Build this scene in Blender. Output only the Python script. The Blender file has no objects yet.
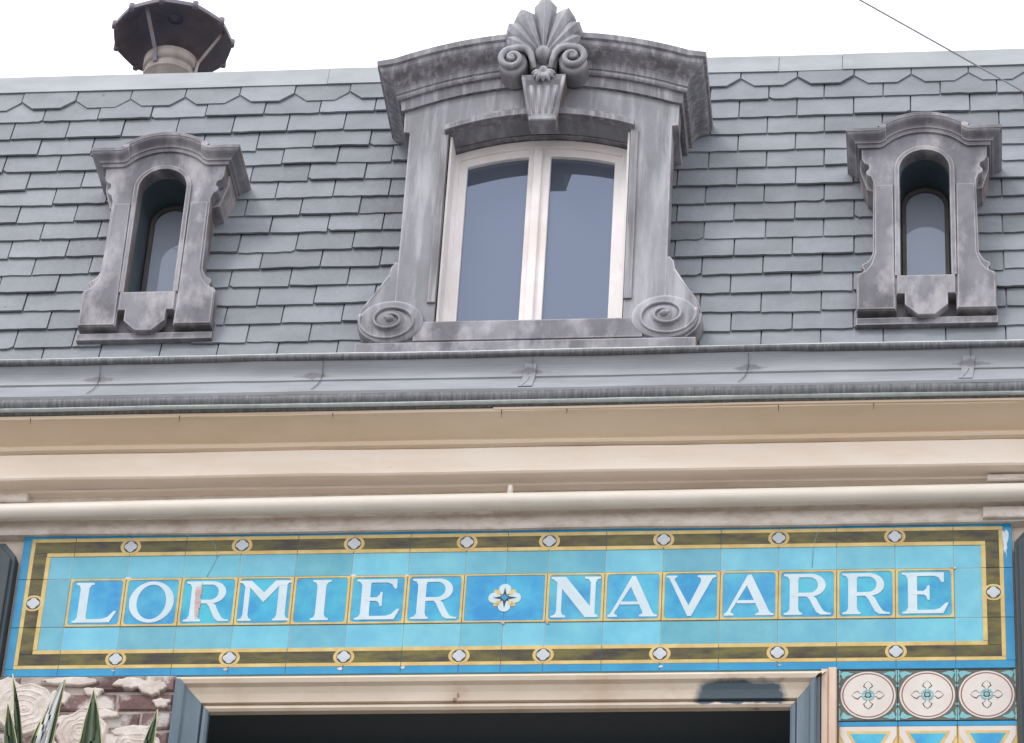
import bpy, bmesh, math, random
from mathutils import Vector, Matrix, noise
random.seed(7)
PI = math.pi
scn = bpy.context.scene
COL = scn.collection
R = math.radians

# ------------------------------------------------------------------ helpers
def lin(c):
    return tuple(((v/255)/12.92 if v/255 <= .04045 else ((v/255+.055)/1.055)**2.4) for v in c)

def link(o):
    COL.objects.link(o); return o

def empty(name, loc=(0, 0, 0), parent=None):
    o = bpy.data.objects.new(name, None); o.location = loc
    o.empty_display_size = .1
    link(o)
    if parent: o.parent = parent
    return o

def tag(o, label=None, cat=None, group=None, kind=None):
    if label: o['label'] = label
    if cat: o['category'] = cat
    if group: o['group'] = group
    if kind: o['kind'] = kind
    return o

class MB:
    """collects shapes in world coordinates, builds ONE mesh object"""
    def __init__(s):
        s.v = []; s.f = []; s.c = []; s.sm = []
    def add(s, vs, fs, tint=1.0, smooth=False):
        n = len(s.v)
        s.v += [tuple(v) for v in vs]
        for f in fs:
            s.f.append(tuple(i+n for i in f)); s.c.append(tint); s.sm.append(smooth)
    def box(s, x0, x1, y0, y1, z0, z1, tint=1.0):
        vs = [(x, y, z) for x in (x0, x1) for y in (y0, y1) for z in (z0, z1)]
        fs = [(0, 1, 3, 2), (4, 6, 7, 5), (0, 4, 5, 1), (2, 3, 7, 6), (0, 2, 6, 4), (1, 5, 7, 3)]
        s.add(vs, fs, tint)
    def bbox(s, x0, x1, y0, y1, z0, z1, b=.003, tint=1.0):
        """box whose front (-Y) edges are chamfered"""
        vs = [(x0, y1, z0), (x1, y1, z0), (x1, y1, z1), (x0, y1, z1),
              (x0, y0+b, z0), (x1, y0+b, z0), (x1, y0+b, z1), (x0, y0+b, z1),
              (x0+b, y0, z0+b), (x1-b, y0, z0+b), (x1-b, y0, z1-b), (x0+b, y0, z1-b)]
        fs = [(0, 3, 2, 1), (0, 1, 5, 4), (1, 2, 6, 5), (2, 3, 7, 6), (3, 0, 4, 7),
              (4, 5, 9, 8), (5, 6, 10, 9), (6, 7, 11, 10), (7, 4, 8, 11), (8, 9, 10, 11)]
        s.add(vs, fs, tint)
    def plate(s, polys, y0, y1, bev=0.0, tint=1.0, grow=0.0):
        """2-D outlines (x,z), inner ones are holes, front at y0, back at y1"""
        cu = bpy.data.curves.new('tmp', 'CURVE'); cu.dimensions = '2D'; cu.fill_mode = 'BOTH'
        t = (y1-y0)/2
        cu.extrude = max(t-bev, 1e-5); cu.bevel_depth = bev; cu.bevel_resolution = 1 if bev > .002 else 0
        cu.offset = -bev+grow
        for p in polys:
            sp = cu.splines.new('POLY'); sp.points.add(len(p)-1)
            for i, q in enumerate(p): sp.points[i].co = (q[0], q[1], 0, 1)
            sp.use_cyclic_u = True
        ob = bpy.data.objects.new('tmp', cu); link(ob)
        dg = bpy.context.evaluated_depsgraph_get()
        me = bpy.data.meshes.new_from_object(ob.evaluated_get(dg))
        yc = (y0+y1)/2
        s.add([(v.co.x, yc-v.co.z, v.co.y) for v in me.vertices], [tuple(p.vertices) for p in me.polygons], tint)
        bpy.data.objects.remove(ob); bpy.data.curves.remove(cu); bpy.data.meshes.remove(me)
    def extrude_x(s, prof, x0, x1, step=.12, wob=0.0, seed=0, closed=True, smooth=False):
        n = max(1, int((x1-x0)/step)); m = len(prof)
        vs = []
        for i in range(n+1):
            x = x0+(x1-x0)*i/n
            for j, (y, z) in enumerate(prof):
                dz = wob*(noise.noise(Vector((x*1.7, j*.15+seed, 3.1)))+.5*noise.noise(Vector((x*6, j*.3+seed, 9.1))))
                dy = wob*noise.noise(Vector((x*1.3, j*.15+seed, 7.7)))
                vs.append((x, y+dy, z+dz))
        fs = []
        rng = m if closed else m-1
        for i in range(n):
            for j in range(rng):
                a = i*m+j; b = i*m+(j+1) % m
                fs.append((a, b, b+m, a+m))
        if closed:
            fs.append(tuple(range(m-1, -1, -1))); fs.append(tuple(n*m+j for j in range(m)))
        s.add(vs, fs, 1.0, smooth)
    def tube(s, pts, rad, n=10, smooth=True, cap=True, flat=(1, 1)):
        """tube along 3-D points, rad number or list"""
        pts = [Vector(p) for p in pts]; m = len(pts)
        if not isinstance(rad, (list, tuple)): rad = [rad]*m
        vs = []; fs = []
        up = None
        for i, p in enumerate(pts):
            t = (pts[min(i+1, m-1)]-pts[max(i-1, 0)]).normalized()
            if up is None:
                up = Vector((0, -1, 0)) if abs(t.y) < .9 else Vector((0, 0, 1))
            up = (up-t*up.dot(t)).normalized(); sd = t.cross(up)
            for k in range(n):
                a = 2*PI*k/n
                vs.append(p+(sd*math.cos(a)*flat[0]+up*math.sin(a)*flat[1])*rad[i])
        for i in range(m-1):
            for k in range(n):
                a = i*n+k; b = i*n+(k+1) % n
                fs.append((a, b, b+n, a+n))
        if cap:
            fs.append(tuple(range(n-1, -1, -1))); fs.append(tuple((m-1)*n+k for k in range(n)))
        s.add(vs, fs, 1.0, smooth)
    def lathe(s, c, prof, n=32, axis='z', smooth=True, sx=1.0, sz=1.0):
        """prof: (r,h) list. axis z: h up; axis y: h towards the street (-Y)"""
        vs = []; fs = []; m = len(prof)
        for k in range(n):
            a = 2*PI*k/n
            for r, h in prof:
                if axis == 'z': vs.append((c[0]+r*math.cos(a), c[1]+r*math.sin(a), c[2]+h))
                else: vs.append((c[0]+r*math.cos(a)*sx, c[1]-h, c[2]+r*math.sin(a)*sz))
        for k in range(n):
            for j in range(m-1):
                a = k*m+j; b = ((k+1) % n)*m+j
                fs.append((a, b, b+1, a+1))
        s.add(vs, fs, 1.0, smooth)
    def build(s, name, mat, parent=None, sub=False):
        me = bpy.data.meshes.new(name)
        me.from_pydata(s.v, [], s.f)
        at = me.color_attributes.new('tint', 'FLOAT_COLOR', 'CORNER')
        i = 0
        for p, c, sm in zip(me.polygons, s.c, s.sm):
            p.use_smooth = sm
            cc = (c, c, c, 1) if not isinstance(c, tuple) else (*c, 1)
            for _ in range(p.loop_total):
                at.data[i].color = cc; i += 1
        bm = bmesh.new(); bm.from_mesh(me); bmesh.ops.recalc_face_normals(bm, faces=bm.faces); bm.to_mesh(me); bm.free()
        me.materials.append(mat)
        o = bpy.data.objects.new(name, me); link(o)
        if parent:
            o.parent = parent
            o.matrix_parent_inverse = wm(parent).inverted()
        return o

def wm(o):
    m = Matrix.LocRotScale(o.location, o.rotation_euler, o.scale)
    return (wm(o.parent) @ o.matrix_parent_inverse @ m) if o.parent else m

def arc(cx, cz, rx, rz, a0, a1, n=16):
    return [(cx+rx*math.cos(R(a0+(a1-a0)*i/n)), cz+rz*math.sin(R(a0+(a1-a0)*i/n))) for i in range(n+1)]
def rect(x0, x1, z0, z1): return [(x0, z0), (x1, z0), (x1, z1), (x0, z1)]
def rrect(x0, x1, z0, z1, r, n=4):
    return arc(x1-r, z0+r, r, r, -90, 0, n)+arc(x1-r, z1-r, r, r, 0, 90, n)+arc(x0+r, z1-r, r, r, 90, 180, n)+arc(x0+r, z0+r, r, r, 180, 270, n)
def mv(p, dx, dz, s=1.0): return [(dx+x*s, dz+z*s) for x, z in p]
def mir(p, cx): return [(2*cx-x, z) for x, z in reversed(p)]

def blob(cx, cz, rx, rz, y, th, seed, n=40, amp=.25):
    p = []
    for i in range(n):
        t = 2*PI*i/n; k = 1+amp*(noise.noise(Vector((math.cos(t)*1.4+seed, math.sin(t)*1.4, seed*3.1)))+.6*noise.noise(Vector((math.cos(t)*4+seed, math.sin(t)*4, seed)))) 
        p.append((cx+rx*k*math.cos(t), cz+rz*k*math.sin(t)))
    return p

# ------------------------------------------------------------------ materials
def mat(name, c1, c2=None, scale=6, rough=.6, spec=.5, bump=0, bscale=60, stretch=(1, 1, 1), edge=None, edgew=.006,
        stain=None, stain_scale=2.5, stain_amt=.5, stain_stretch=(1, 1, 1), metallic=0, tint=False, coat=0, contrast=(.35, .65), speck=None,
        speck_amt=.62, speck_scale=40, edge_amt=.8, side=None):
    m = bpy.data.materials.new(name); m.use_nodes = True
    N = m.node_tree.nodes; L = m.node_tree.links
    b = N['Principled BSDF']
    b.inputs['Roughness'].default_value = rough
    b.inputs['Specular IOR Level'].default_value = spec
    b.inputs['Metallic'].default_value = metallic
    if coat:
        b.inputs['Coat Weight'].default_value = coat; b.inputs['Coat Roughness'].default_value = .08
    geo = N.new('ShaderNodeNewGeometry')
    def mapped(st):
        mp = N.new('ShaderNodeMapping'); mp.inputs['Scale'].default_value = st
        L.new(geo.outputs['Position'], mp.inputs['Vector']); return mp.outputs['Vector']
    def noise_fac(sc, st, lo, hi, det=6, off=0):
        n = N.new('ShaderNodeTexNoise'); n.inputs['Scale'].default_value = sc; n.inputs['Detail'].default_value = det
        n.inputs['Roughness'].default_value = .6
        L.new(mapped(st), n.inputs['Vector'])
        r = N.new('ShaderNodeMapRange'); r.inputs['From Min'].default_value = lo; r.inputs['From Max'].default_value = hi
        L.new(n.outputs['Fac'], r.inputs['Value']); return r.outputs['Result']
    def mix(fac, a, bcol, mode='MIX'):
        x = N.new('ShaderNodeMix'); x.data_type = 'RGBA'; x.blend_type = mode
        if isinstance(fac, (int, float)): x.inputs[0].default_value = fac
        else: L.new(fac, x.inputs[0])
        for s, i in ((a, 6), (bcol, 7)):
            if isinstance(s, tuple): x.inputs[i].default_value = (*s[:3], 1)
            else: L.new(s, x.inputs[i])
        return x.outputs[2]
    def mul(a, v):
        x = N.new('ShaderNodeMath'); x.operation = 'MULTIPLY'
        L.new(a, x.inputs[0])
        if isinstance(v, (int, float)): x.inputs[1].default_value = v
        else: L.new(v, x.inputs[1])
        return x.outputs[0]
    col = c1
    if c2: col = mix(noise_fac(scale, stretch, *contrast), c1, c2)
    if side:      # brown tint on faces turned sideways: the cheeks and returns
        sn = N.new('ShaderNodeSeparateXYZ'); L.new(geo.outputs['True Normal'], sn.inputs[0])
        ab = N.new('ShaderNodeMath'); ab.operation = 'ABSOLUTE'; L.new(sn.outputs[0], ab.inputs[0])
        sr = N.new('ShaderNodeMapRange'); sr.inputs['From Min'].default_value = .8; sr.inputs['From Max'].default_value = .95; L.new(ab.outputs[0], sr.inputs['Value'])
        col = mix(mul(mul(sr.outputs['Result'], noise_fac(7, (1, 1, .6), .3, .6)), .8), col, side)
    if stain:
        col = mix(mul(noise_fac(stain_scale, stain_stretch, .48, .64, 8), stain_amt), col, stain)
    if speck:
        col = mix(noise_fac(speck_scale, (1, 1, 1), speck_amt, speck_amt+.06, 3), col, speck)
    if edge:
        bv = N.new('ShaderNodeBevel'); bv.samples = 6; bv.inputs['Radius'].default_value = edgew
        d = N.new('ShaderNodeVectorMath'); d.operation = 'DOT_PRODUCT'
        L.new(bv.outputs['Normal'], d.inputs[0]); L.new(geo.outputs['True Normal'], d.inputs[1])
        r = N.new('ShaderNodeMapRange'); r.inputs['From Min'].default_value = .995; r.inputs['From Max'].default_value = .86
        L.new(d.outputs['Value'], r.inputs['Value'])
        col = mix(mul(mul(r.outputs['Result'], noise_fac(9, (1, 1, 1), .3, .6)), edge_amt), col, edge)
    if tint:
        at = N.new('ShaderNodeAttribute'); at.attribute_name = 'tint'
        col = mix(1.0, col, at.outputs['Color'], 'MULTIPLY')
    if isinstance(col, tuple): b.inputs['Base Color'].default_value = (*col[:3], 1)
    else: L.new(col, b.inputs['Base Color'])
    if bump:
        n = N.new('ShaderNodeTexNoise'); n.inputs['Scale'].default_value = bscale; n.inputs['Detail'].default_value = 5
        L.new(mapped((1, 1, 1)), n.inputs['Vector'])
        bp = N.new('ShaderNodeBump'); bp.inputs['Strength'].default_value = bump; bp.inputs['Distance'].default_value = .01
        L.new(n.outputs['Fac'], bp.inputs['Height']); L.new(bp.outputs['Normal'], b.inputs['Normal'])
    return m

M = {}
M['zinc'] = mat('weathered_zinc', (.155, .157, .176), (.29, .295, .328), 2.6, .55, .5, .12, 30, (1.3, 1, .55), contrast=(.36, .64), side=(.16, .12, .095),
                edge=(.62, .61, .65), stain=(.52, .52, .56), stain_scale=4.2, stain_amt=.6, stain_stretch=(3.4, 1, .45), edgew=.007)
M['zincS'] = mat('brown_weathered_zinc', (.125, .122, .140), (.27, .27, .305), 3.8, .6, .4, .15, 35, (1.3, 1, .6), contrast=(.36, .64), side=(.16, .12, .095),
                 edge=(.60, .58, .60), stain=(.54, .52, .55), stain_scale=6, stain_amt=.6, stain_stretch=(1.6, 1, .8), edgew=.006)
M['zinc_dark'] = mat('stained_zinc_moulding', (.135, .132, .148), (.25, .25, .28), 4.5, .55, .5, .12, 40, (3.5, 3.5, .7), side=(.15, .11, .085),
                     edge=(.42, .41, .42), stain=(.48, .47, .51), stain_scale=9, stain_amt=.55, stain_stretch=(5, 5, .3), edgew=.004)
M['zinc_brown'] = mat('brown_zinc', (.10, .08, .065), (.19, .165, .15), 5, .6, .4, .1, 40, (2, 2, .7))
M['gutter'] = mat('gutter_zinc', (.285, .30, .33), (.375, .395, .43), 4, .45, .5, .05, 30, (.6, 1, 3),
                  stain=(.24, .25, .27), stain_scale=2, stain_amt=.5, stain_stretch=(.7, 1, 9))
M['gutter_bead'] = mat('dirty_shaded_gutter_bead', (.075, .078, .085), (.14, .145, .155), 14, .5, .5, .1, 60, (7, 1, 1),
                       stain=(.26, .27, .29), stain_scale=22, stain_amt=.4, stain_stretch=(5, 1, 1))
M['gutter_lip'] = mat('pale_gutter_lip', (.50, .57, .58), (.66, .72, .72), 10, .4, .6, stretch=(3, 1, 1))
def seam_stain(m):
    N = m.node_tree.nodes; L = m.node_tree.links; b = N['Principled BSDF']; src = b.inputs['Base Color'].links[0].from_socket
    def Q(op, a_, b_=None, c_=None):
        x = N.new('ShaderNodeMath'); x.operation = op
        for i, v in enumerate((a_, b_, c_)):
            if v is None: continue
            if isinstance(v, (int, float)): x.inputs[i].default_value = v
            else: L.new(v, x.inputs[i])
        return x.outputs[0]
    g_ = N.new('ShaderNodeNewGeometry'); sx = N.new('ShaderNodeSeparateXYZ'); L.new(g_.outputs['Position'], sx.inputs[0])
    ns = N.new('ShaderNodeTexNoise'); ns.inputs['Scale'].default_value = 40; ns.inputs['Detail'].default_value = 6; L.new(g_.outputs['Position'], ns.inputs['Vector'])
    wv = Q('SUBTRACT', ns.outputs['Fac'], .5)
    dx_ = Q('ABSOLUTE', Q('WRAP', Q('SUBTRACT', sx.outputs['X'], .066), .3875, -.3875))
    dz_ = Q('ABSOLUTE', Q('SUBTRACT', sx.outputs['Z'], 9.262))
    d_ = Q('ADD', Q('ADD', Q('MULTIPLY', dx_, 14.0), Q('MULTIPLY', dz_, 55.0)), Q('MULTIPLY', wv, 1.6))
    r = N.new('ShaderNodeMapRange'); r.inputs['From Min'].default_value = 1.15; r.inputs['From Max'].default_value = .55; L.new(d_, r.inputs['Value'])
    mx = N.new('ShaderNodeMix'); mx.data_type = 'RGBA'; L.new(Q('MULTIPLY', r.outputs['Result'], .75), mx.inputs[0]); L.new(src, mx.inputs[6]); mx.inputs[7].default_value = (.12, .12, .13, 1)
    L.new(mx.outputs[2], b.inputs['Base Color'])
seam_stain(M['gutter'])
M['flash'] = mat('ridge_zinc', (.30, .325, .35), (.40, .43, .46), 3, .55, .5, .04, 20, (1, 1, 3), stain=(.38, .43, .45), stain_scale=6, stain_amt=.5)
M['slate'] = mat('grey_slate', (.196, .216, .246), (.256, .278, .314), 5, .5, .5, .25, 45, (1, 1, 1.6), tint=True,
                 stain=(.17, .18, .20), stain_scale=3.5, stain_amt=.4, speck=(.12, .125, .14), speck_amt=.72, speck_scale=24)
M['deck'] = mat('roof_deck', (.04, .04, .045))
M['wood'] = mat('cream_window_paint', lin((232, 227, 226)), lin((246, 242, 242)), 3, .45, .5, .05, 20, (2, 2, 1),
                stain=lin((214, 196, 186)), stain_scale=5, stain_amt=.3)
M['teal'] = mat('dark_teal_paint', (.055, .085, .105), (.085, .12, .14), 6, .5, .4, .05, 30)
M['brownframe'] = mat('dark_brown_frame', (.085, .075, .07), (.13, .12, .115), 8, .5, .4)
M['cream'] = mat('cream_paint', lin((240, 226, 211)), lin((245, 234, 221)), 2.2, .7, .3, .1, 25, (1, 1, 2),
                 stain=lin((226, 206, 180)), stain_scale=3, stain_amt=.4, stain_stretch=(.6, 1, 3), speck=lin((140, 112, 92)), speck_amt=.735, speck_scale=18)
M['tan'] = mat('tan_cove_paint', lin((230, 210, 186)), lin((238, 221, 199)), 1.6, .7, .3, .12, 20, (.7, 1, 2),
               stain=lin((212, 188, 156)), stain_scale=2.5, stain_amt=.5, stain_stretch=(.5, 1, 3))
M['white_plaster'] = mat('white_plaster', lin((214, 204, 195)), lin((232, 224, 216)), 7, .8, .2, .5, 40, (1, 1, 2),
                         stain=lin((184, 168, 152)), stain_scale=16, stain_amt=.45, stain_stretch=(1, 1, 2))
M['pipe'] = mat('cream_pipe_paint', lin((226, 218, 206)), lin((234, 227, 217)), 2, .4, .5, .04, 12, (1, 1, 1), stain=lin((205, 192, 176)), stain_scale=9, stain_amt=.25, stain_stretch=(.6, 1, 3))
M['blue_paint'] = mat('blue_grey_paint', (.10, .145, .185), (.15, .205, .25), 4, .5, .4, .08, 25, (3, 3, .6), edge=(.30, .36, .40), edgew=.003, edge_amt=.5)
M['pil'] = mat('dark_blue_grey_paint', (.026, .044, .055), (.042, .062, .074), 4, .5, .4, .08, 25, (3, 3, .6))
M['brick'] = mat('painted_old_brick', (.16, .095, .095), (.27, .18, .17), 9, .85, .2, .6, 60, tint=True, stain=(.62, .57, .54), stain_scale=7, stain_amt=1.6)
M['mortar'] = mat('old_mortar', (.33, .28, .25), (.52, .46, .42), 12, .9, .1, .8, 50)
M['dab'] = mat('white_adhesive', lin((206, 196, 188)), lin((224, 216, 209)), 10, .8, .2, .4, 60, stain=lin((170, 150, 138)), stain_scale=12, stain_amt=.4)
M['dark'] = mat('dark_room', (.11, .135, .155), rough=.9, spec=.1)
M['plaster'] = mat('wall_render', lin((205, 190, 175)), lin((222, 208, 194)), 2, .85, .2, .3, 30)
# glazes
G = dict(rough=.22, spec=.5, bump=.05, bscale=14)
M['light_glaze'] = mat('light_blue_glaze', lin((96, 172, 196)), lin((118, 190, 207)), 7, tint=True, stain=lin((88, 166, 194)), stain_scale=10, stain_amt=.3, edge=lin((158, 208, 214)), edgew=.006, edge_amt=.8, **G)
M['deep_glaze'] = mat('deep_blue_glaze', lin((36, 144, 198)), lin((72, 180, 208)), 7, contrast=(.38, .62), tint=True, edge=lin((110, 196, 214)), edgew=.006, edge_amt=.7, **G)
M['edge_glaze'] = mat('blue_edge_glaze', lin((20, 128, 180)), lin((44, 152, 196)), 6, **G)
M['gold_glaze'] = mat('gold_glaze', lin((196, 166, 98)), lin((216, 192, 126)), 14, **G)
M['olive_glaze'] = mat('olive_glaze', lin((52, 44, 34)), lin((104, 98, 36)), 9, contrast=(.38, .62), stretch=(.8, 1, 2.5), tint=True, **G)
M['white_glaze'] = mat('white_glaze', lin((190, 209, 218)), lin((206, 222, 229)), 8, **G)
M['medal_glaze'] = mat('pale_grey_glaze', lin((180, 190, 196)), lin((198, 204, 210)), 12, **G)
M['ink_glaze'] = mat('dark_ink_glaze', lin((52, 50, 58)), **G)
M['cream_glaze'] = mat('cream_glaze', lin((208, 199, 192)), lin((218, 211, 204)), 8, **G)
M['grey_glaze'] = mat('dark_olive_grey_glaze', lin((76, 78, 72)), lin((98, 98, 86)), 9, **G)
M['red_glaze'] = mat('brown_red_glaze', lin((138, 84, 80)), **G)
M['turq_glaze'] = mat('turquoise_glaze', lin((108, 172, 180)), lin((128, 188, 194)), 8, **G)
M['chip'] = mat('bare_chipped_clay', lin((206, 188, 186)), lin((186, 160, 158)), 26, .8, .2, .5, 60)
M['grout'] = mat('dirty_grout', lin((150, 176, 178)), rough=.9)
M['cap'] = mat('rusty_dark_cowl', (.15, .145, .20), (.24, .205, .22), 4, .55, .4, .12, 25, stain=(.12, .085, .065), stain_scale=5, stain_amt=.5)
M['flue'] = mat('pale_rusty_flue', (.22, .18, .17), (.36, .31, .30), 6, .5, .5, .1, 30, (2, 2, .6), stain=(.20, .14, .11), stain_scale=6, stain_amt=.6)
M['cable'] = mat('grey_cable', (.26, .25, .30), rough=.6)
M['pot'] = mat('terracotta', (.35, .16, .09), (.42, .21, .13), 8, .8)
M['ground'] = mat('street_paving', (.20, .19, .18), (.28, .27, .25), 3, .85)
M['road'] = mat('asphalt', (.045, .045, .047), (.06, .06, .06), 30, .85)

def glass_mat(name, tintc, fac, base):
    m = bpy.data.materials.new(name); m.use_nodes = True
    N = m.node_tree.nodes; L = m.node_tree.links
    for n in list(N): N.remove(n)
    out = N.new('ShaderNodeOutputMaterial'); mx = N.new('ShaderNodeMixShader'); mx.inputs[0].default_value = fac
    d = N.new('ShaderNodeBsdfDiffuse'); d.inputs['Color'].default_value = (*base, 1)
    g = N.new('ShaderNodeBsdfGlossy'); g.inputs['Color'].default_value = (*tintc, 1); g.inputs['Roughness'].default_value = .015
    tc = N.new('ShaderNodeNewGeometry'); ns = N.new('ShaderNodeTexNoise'); ns.inputs['Scale'].default_value = 2.2
    L.new(tc.outputs['Position'], ns.inputs['Vector'])
    b = N.new('ShaderNodeBump'); b.inputs['Strength'].default_value = .04; b.inputs['Distance'].default_value = .02
    L.new(ns.outputs['Fac'], b.inputs['Height']); L.new(b.outputs['Normal'], g.inputs['Normal'])
    L.new(d.outputs[0], mx.inputs[1]); L.new(g.outputs[0], mx.inputs[2]); L.new(mx.outputs[0], out.inputs['Surface'])
    return m
M['glass'] = glass_mat('window_glass', (.62, .74, 1.0), .17, (.085, .098, .13))
M['glassS'] = glass_mat('small_window_glass', (.72, .82, 1.0), .09, (.42, .46, .56))

def leaf_mat():
    m = bpy.data.materials.new('variegated_leaf'); m.use_nodes = True
    N = m.node_tree.nodes; L = m.node_tree.links; b = N['Principled BSDF']
    at = N.new('ShaderNodeAttribute'); at.attribute_name = 'tint'
    ns = N.new('ShaderNodeTexNoise'); ns.inputs['Scale'].default_value = 30
    g = N.new('ShaderNodeNewGeometry'); mp = N.new('ShaderNodeMapping'); mp.inputs['Scale'].default_value = (4, 4, .2)
    L.new(g.outputs['Position'], mp.inputs['Vector']); L.new(mp.outputs[0], ns.inputs['Vector'])
    x = N.new('ShaderNodeMix'); x.data_type = 'RGBA'; x.inputs[0].default_value = .5; x.blend_type = 'OVERLAY'
    L.new(at.outputs['Color'], x.inputs[6]); L.new(ns.outputs['Fac'], x.inputs[7]); x.inputs[0].default_value = .35
    L.new(x.outputs[2], b.inputs['Base Color']); b.inputs['Roughness'].default_value = .4
    return m
M['leaf'] = leaf_mat()

# ------------------------------------------------------------------ dimensions (metres)
Z0 = 8.159            # bottom of the tile sign
YD = .04              # face of the dormers
TAN = math.tan(R(11)); RY0, RZ0 = .05, 9.36
def yroof(z): return RY0+TAN*(z-RZ0)
XL, XR = -3.4, 3.4
RIDGE = 11.235

# ------------------------------------------------------------------ setting
g = MB()
g.add([(-150, -150, 0), (150, -150, 0), (150, 150, 0), (-150, 150, 0)], [(0, 1, 2, 3)])
tag(g.build('ground', M['ground']), kind='structure')
g = MB(); g.box(-60, 60, -9, -2.2, .0, .004)
tag(g.build('road', M['road']), kind='structure')
g = MB(); g.box(-60, 60, -2.2, .0, .0, .13)
tag(g.build('pavement', M['ground']), kind='structure')

house = empty('house', (0, 0, 0))
tag(house, 'tall town house with slate mansard roof, three zinc dormers and cream painted cornice', 'house')

# walls
DX0, DX1, DZ0, DZ1 = -1.003, .996, 5.9, 8.022
w = MB()
w.box(XL, -1.13, .022, .4, 0, 9.3); w.box(1.145, XR, .022, .4, 0, 9.3)
w.box(-1.13, 1.145, .022, .4, 8.155, 9.3); w.box(-1.13, 1.145, .022, .4, 0, DZ0)
w.box(XL, XL+.3, .4, 6, 0, 11.0); w.box(XR-.3, XR, .4, 6, 0, 11.0); w.box(XL, XR, 6, 6.3, 0, 11.0)
front = w.build('front_wall', M['plaster'], house)
d = MB(); d.box(-1.12, -1.11, .1, 1.6, DZ0, 8.15); d.box(1.11, 1.12, .1, 1.6, DZ0, 8.15)
d.box(-1.12, 1.12, .1, 1.6, 8.15, 8.153); d.box(-1.12, 1.12, .1, 1.6, DZ0-.03, DZ0-.002); d.box(-1.12, 1.12, 1.6, 1.62, DZ0, 8.15)
# vague joinery inside the opening
d.box(-.99, .98, .32, .36, 7.86, 7.90)
for x in (-.5, 0, .5): d.box(x-.02, x+.02, .32, .36, DZ0, 7.86)
d.build('dark_interior', M['dark'], house)

# ------------------------------------------------------------------ cornice
c = MB()
c.extrude_x([(.02, 8.738), (-.016, 8.738), (-.02, 8.745), (-.022, 8.792), (-.012, 8.80), (-.006, 8.906), (.02, 8.906)], XL, XR, wob=.004, seed=2)
corn = c.build('cornice', M['white_plaster'], house)
c = MB()
c.extrude_x([(.018, 8.908), (-.114, 8.906), (-.12, 8.912), (-.122, 9.010), (-.112, 9.016), (.018, 9.016)], XL, XR, wob=.004, seed=5)
c.extrude_x([(-.008, 8.900), (-.045, 8.900), (-.05, 8.907), (-.008, 8.907)], XL, XR, wob=.003, seed=6)
c.build('fascia', M['cream'], corn)
c = MB()
cove = [(.018, 9.018), (-.118, 9.018), (-.132, 9.022), (-.136, 9.030), (-.130, 9.039), (-.124, 9.043)]
for i in range(9):
    t = i/8; cove.append((-.124-.112*(t**1.1), 9.045+.040*(1-(1-t)**1.3)))
cove += [(-.238, 9.090), (.018, 9.090)]
c.extrude_x(cove, XL, XR, wob=.003, seed=8)
c.build('cove', M['tan'], corn)
c = MB(); c.extrude_x([(.018, 9.0905), (-.244, 9.0905), (-.246, 9.098), (.018, 9.098)], -.05, XR, wob=.002, seed=9)
c.extrude_x([(.018, 9.0905), (-.237, 9.0905), (-.239, 9.0975), (.018, 9.0975)], XL, -.05, wob=.002, seed=19)
c.build('fillet', M['tan'], corn)
for q_ in ((-2.3, -1.735, -.05, .0, 8.862, 8.899), (1.665, 2.4, -.075, .0, 8.872, 8.899), (1.648, 2.2, -.038, -.0225, 8.744, 8.79)):
    c = MB(); c.bbox(*q_, .004); c.build('repair_block', M['white_plaster'], corn)

for x_, l_ in ((-1.71, .012), (-1.17, .014), (-.02, .022), (.21, .008), (.95, .016), (1.28, .012), (-.62, .01)):
    c = MB(); c.tube([(x_, -.2385, 9.089), (x_+.001, -.2345-l_*.2, 9.089-l_*.5), (x_-.001, -.228-l_*.0, 9.084-l_)], [.0018, .0014, .0006], 5); c.build('paint_crack', M['deck'], corn)
# ------------------------------------------------------------------ gutter
gb = MB()
def bead(y, z, r, n=8, a0=0, a1=360): return [(y+r*math.cos(R(a0+(a1-a0)*i/n)), z+r*math.sin(R(a0+(a1-a0)*i/n))) for i in range(n+(0 if a1-a0 == 360 else 1))]
prof = [(-.225, 9.160), (-.252, 9.162), (-.256, 9.172)]
for i in range(8):
    t = i/7; prof.append((-.254+.032*t**.8, 9.176+.062*t))
prof += [(-.2215, 9.240), (-.2265, 9.244)]
for i in range(8):
    t = i/7; prof.append((-.226+.004*math.sin(t*PI)-.020*t*t, 9.247+.072*t))
prof += [(-.24, 9.325), (-.215, 9.325), (-.20, 9.16)]
gb.extrude_x(prof, XL, XR, .1, wob=.003, seed=21)
gut = gb.build('gutter', M['gutter'], house)
b_ = MB()
b_.extrude_x(bead(-.236, 9.141, .0275, 12), XL, XR, .08, wob=.0035, seed=23, smooth=True)
b_.extrude_x([(-.18, 9.0985), (-.246, 9.0985), (-.252, 9.1015), (-.252, 9.107), (-.18, 9.107)], XL, XR, .08, wob=.0025, seed=23)  # dark strip paints the shadow under the drip edge
b_.build('lower_bead', M['gutter_bead'], gut)
b_ = MB()
b_.extrude_x(bead(-.246, 9.328, .0135, 10), XL, XR, .08, wob=.0035, seed=26, smooth=True)
b_.build('rolled_rim', M['gutter_bead'], gut)
b_ = MB()
b_.extrude_x([(-.20, 9.1055), (-.266, 9.1055), (-.270, 9.109), (-.266, 9.1135), (-.20, 9.1145)], XL, XR, .08, wob=.003, seed=23)
b_.build('drip_edge', M['gutter_lip'], gut)
b_ = MB()
b_.extrude_x(bead(-.249, 9.3395, .0045, 6), XL, XR, .08, wob=.0032, seed=26)
b_.build('rim_highlight_bead', M['gutter_lip'], gut).name = 'top_highlight_bead'  # thin pale bead paints the highlight along the gutter rim
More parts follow.
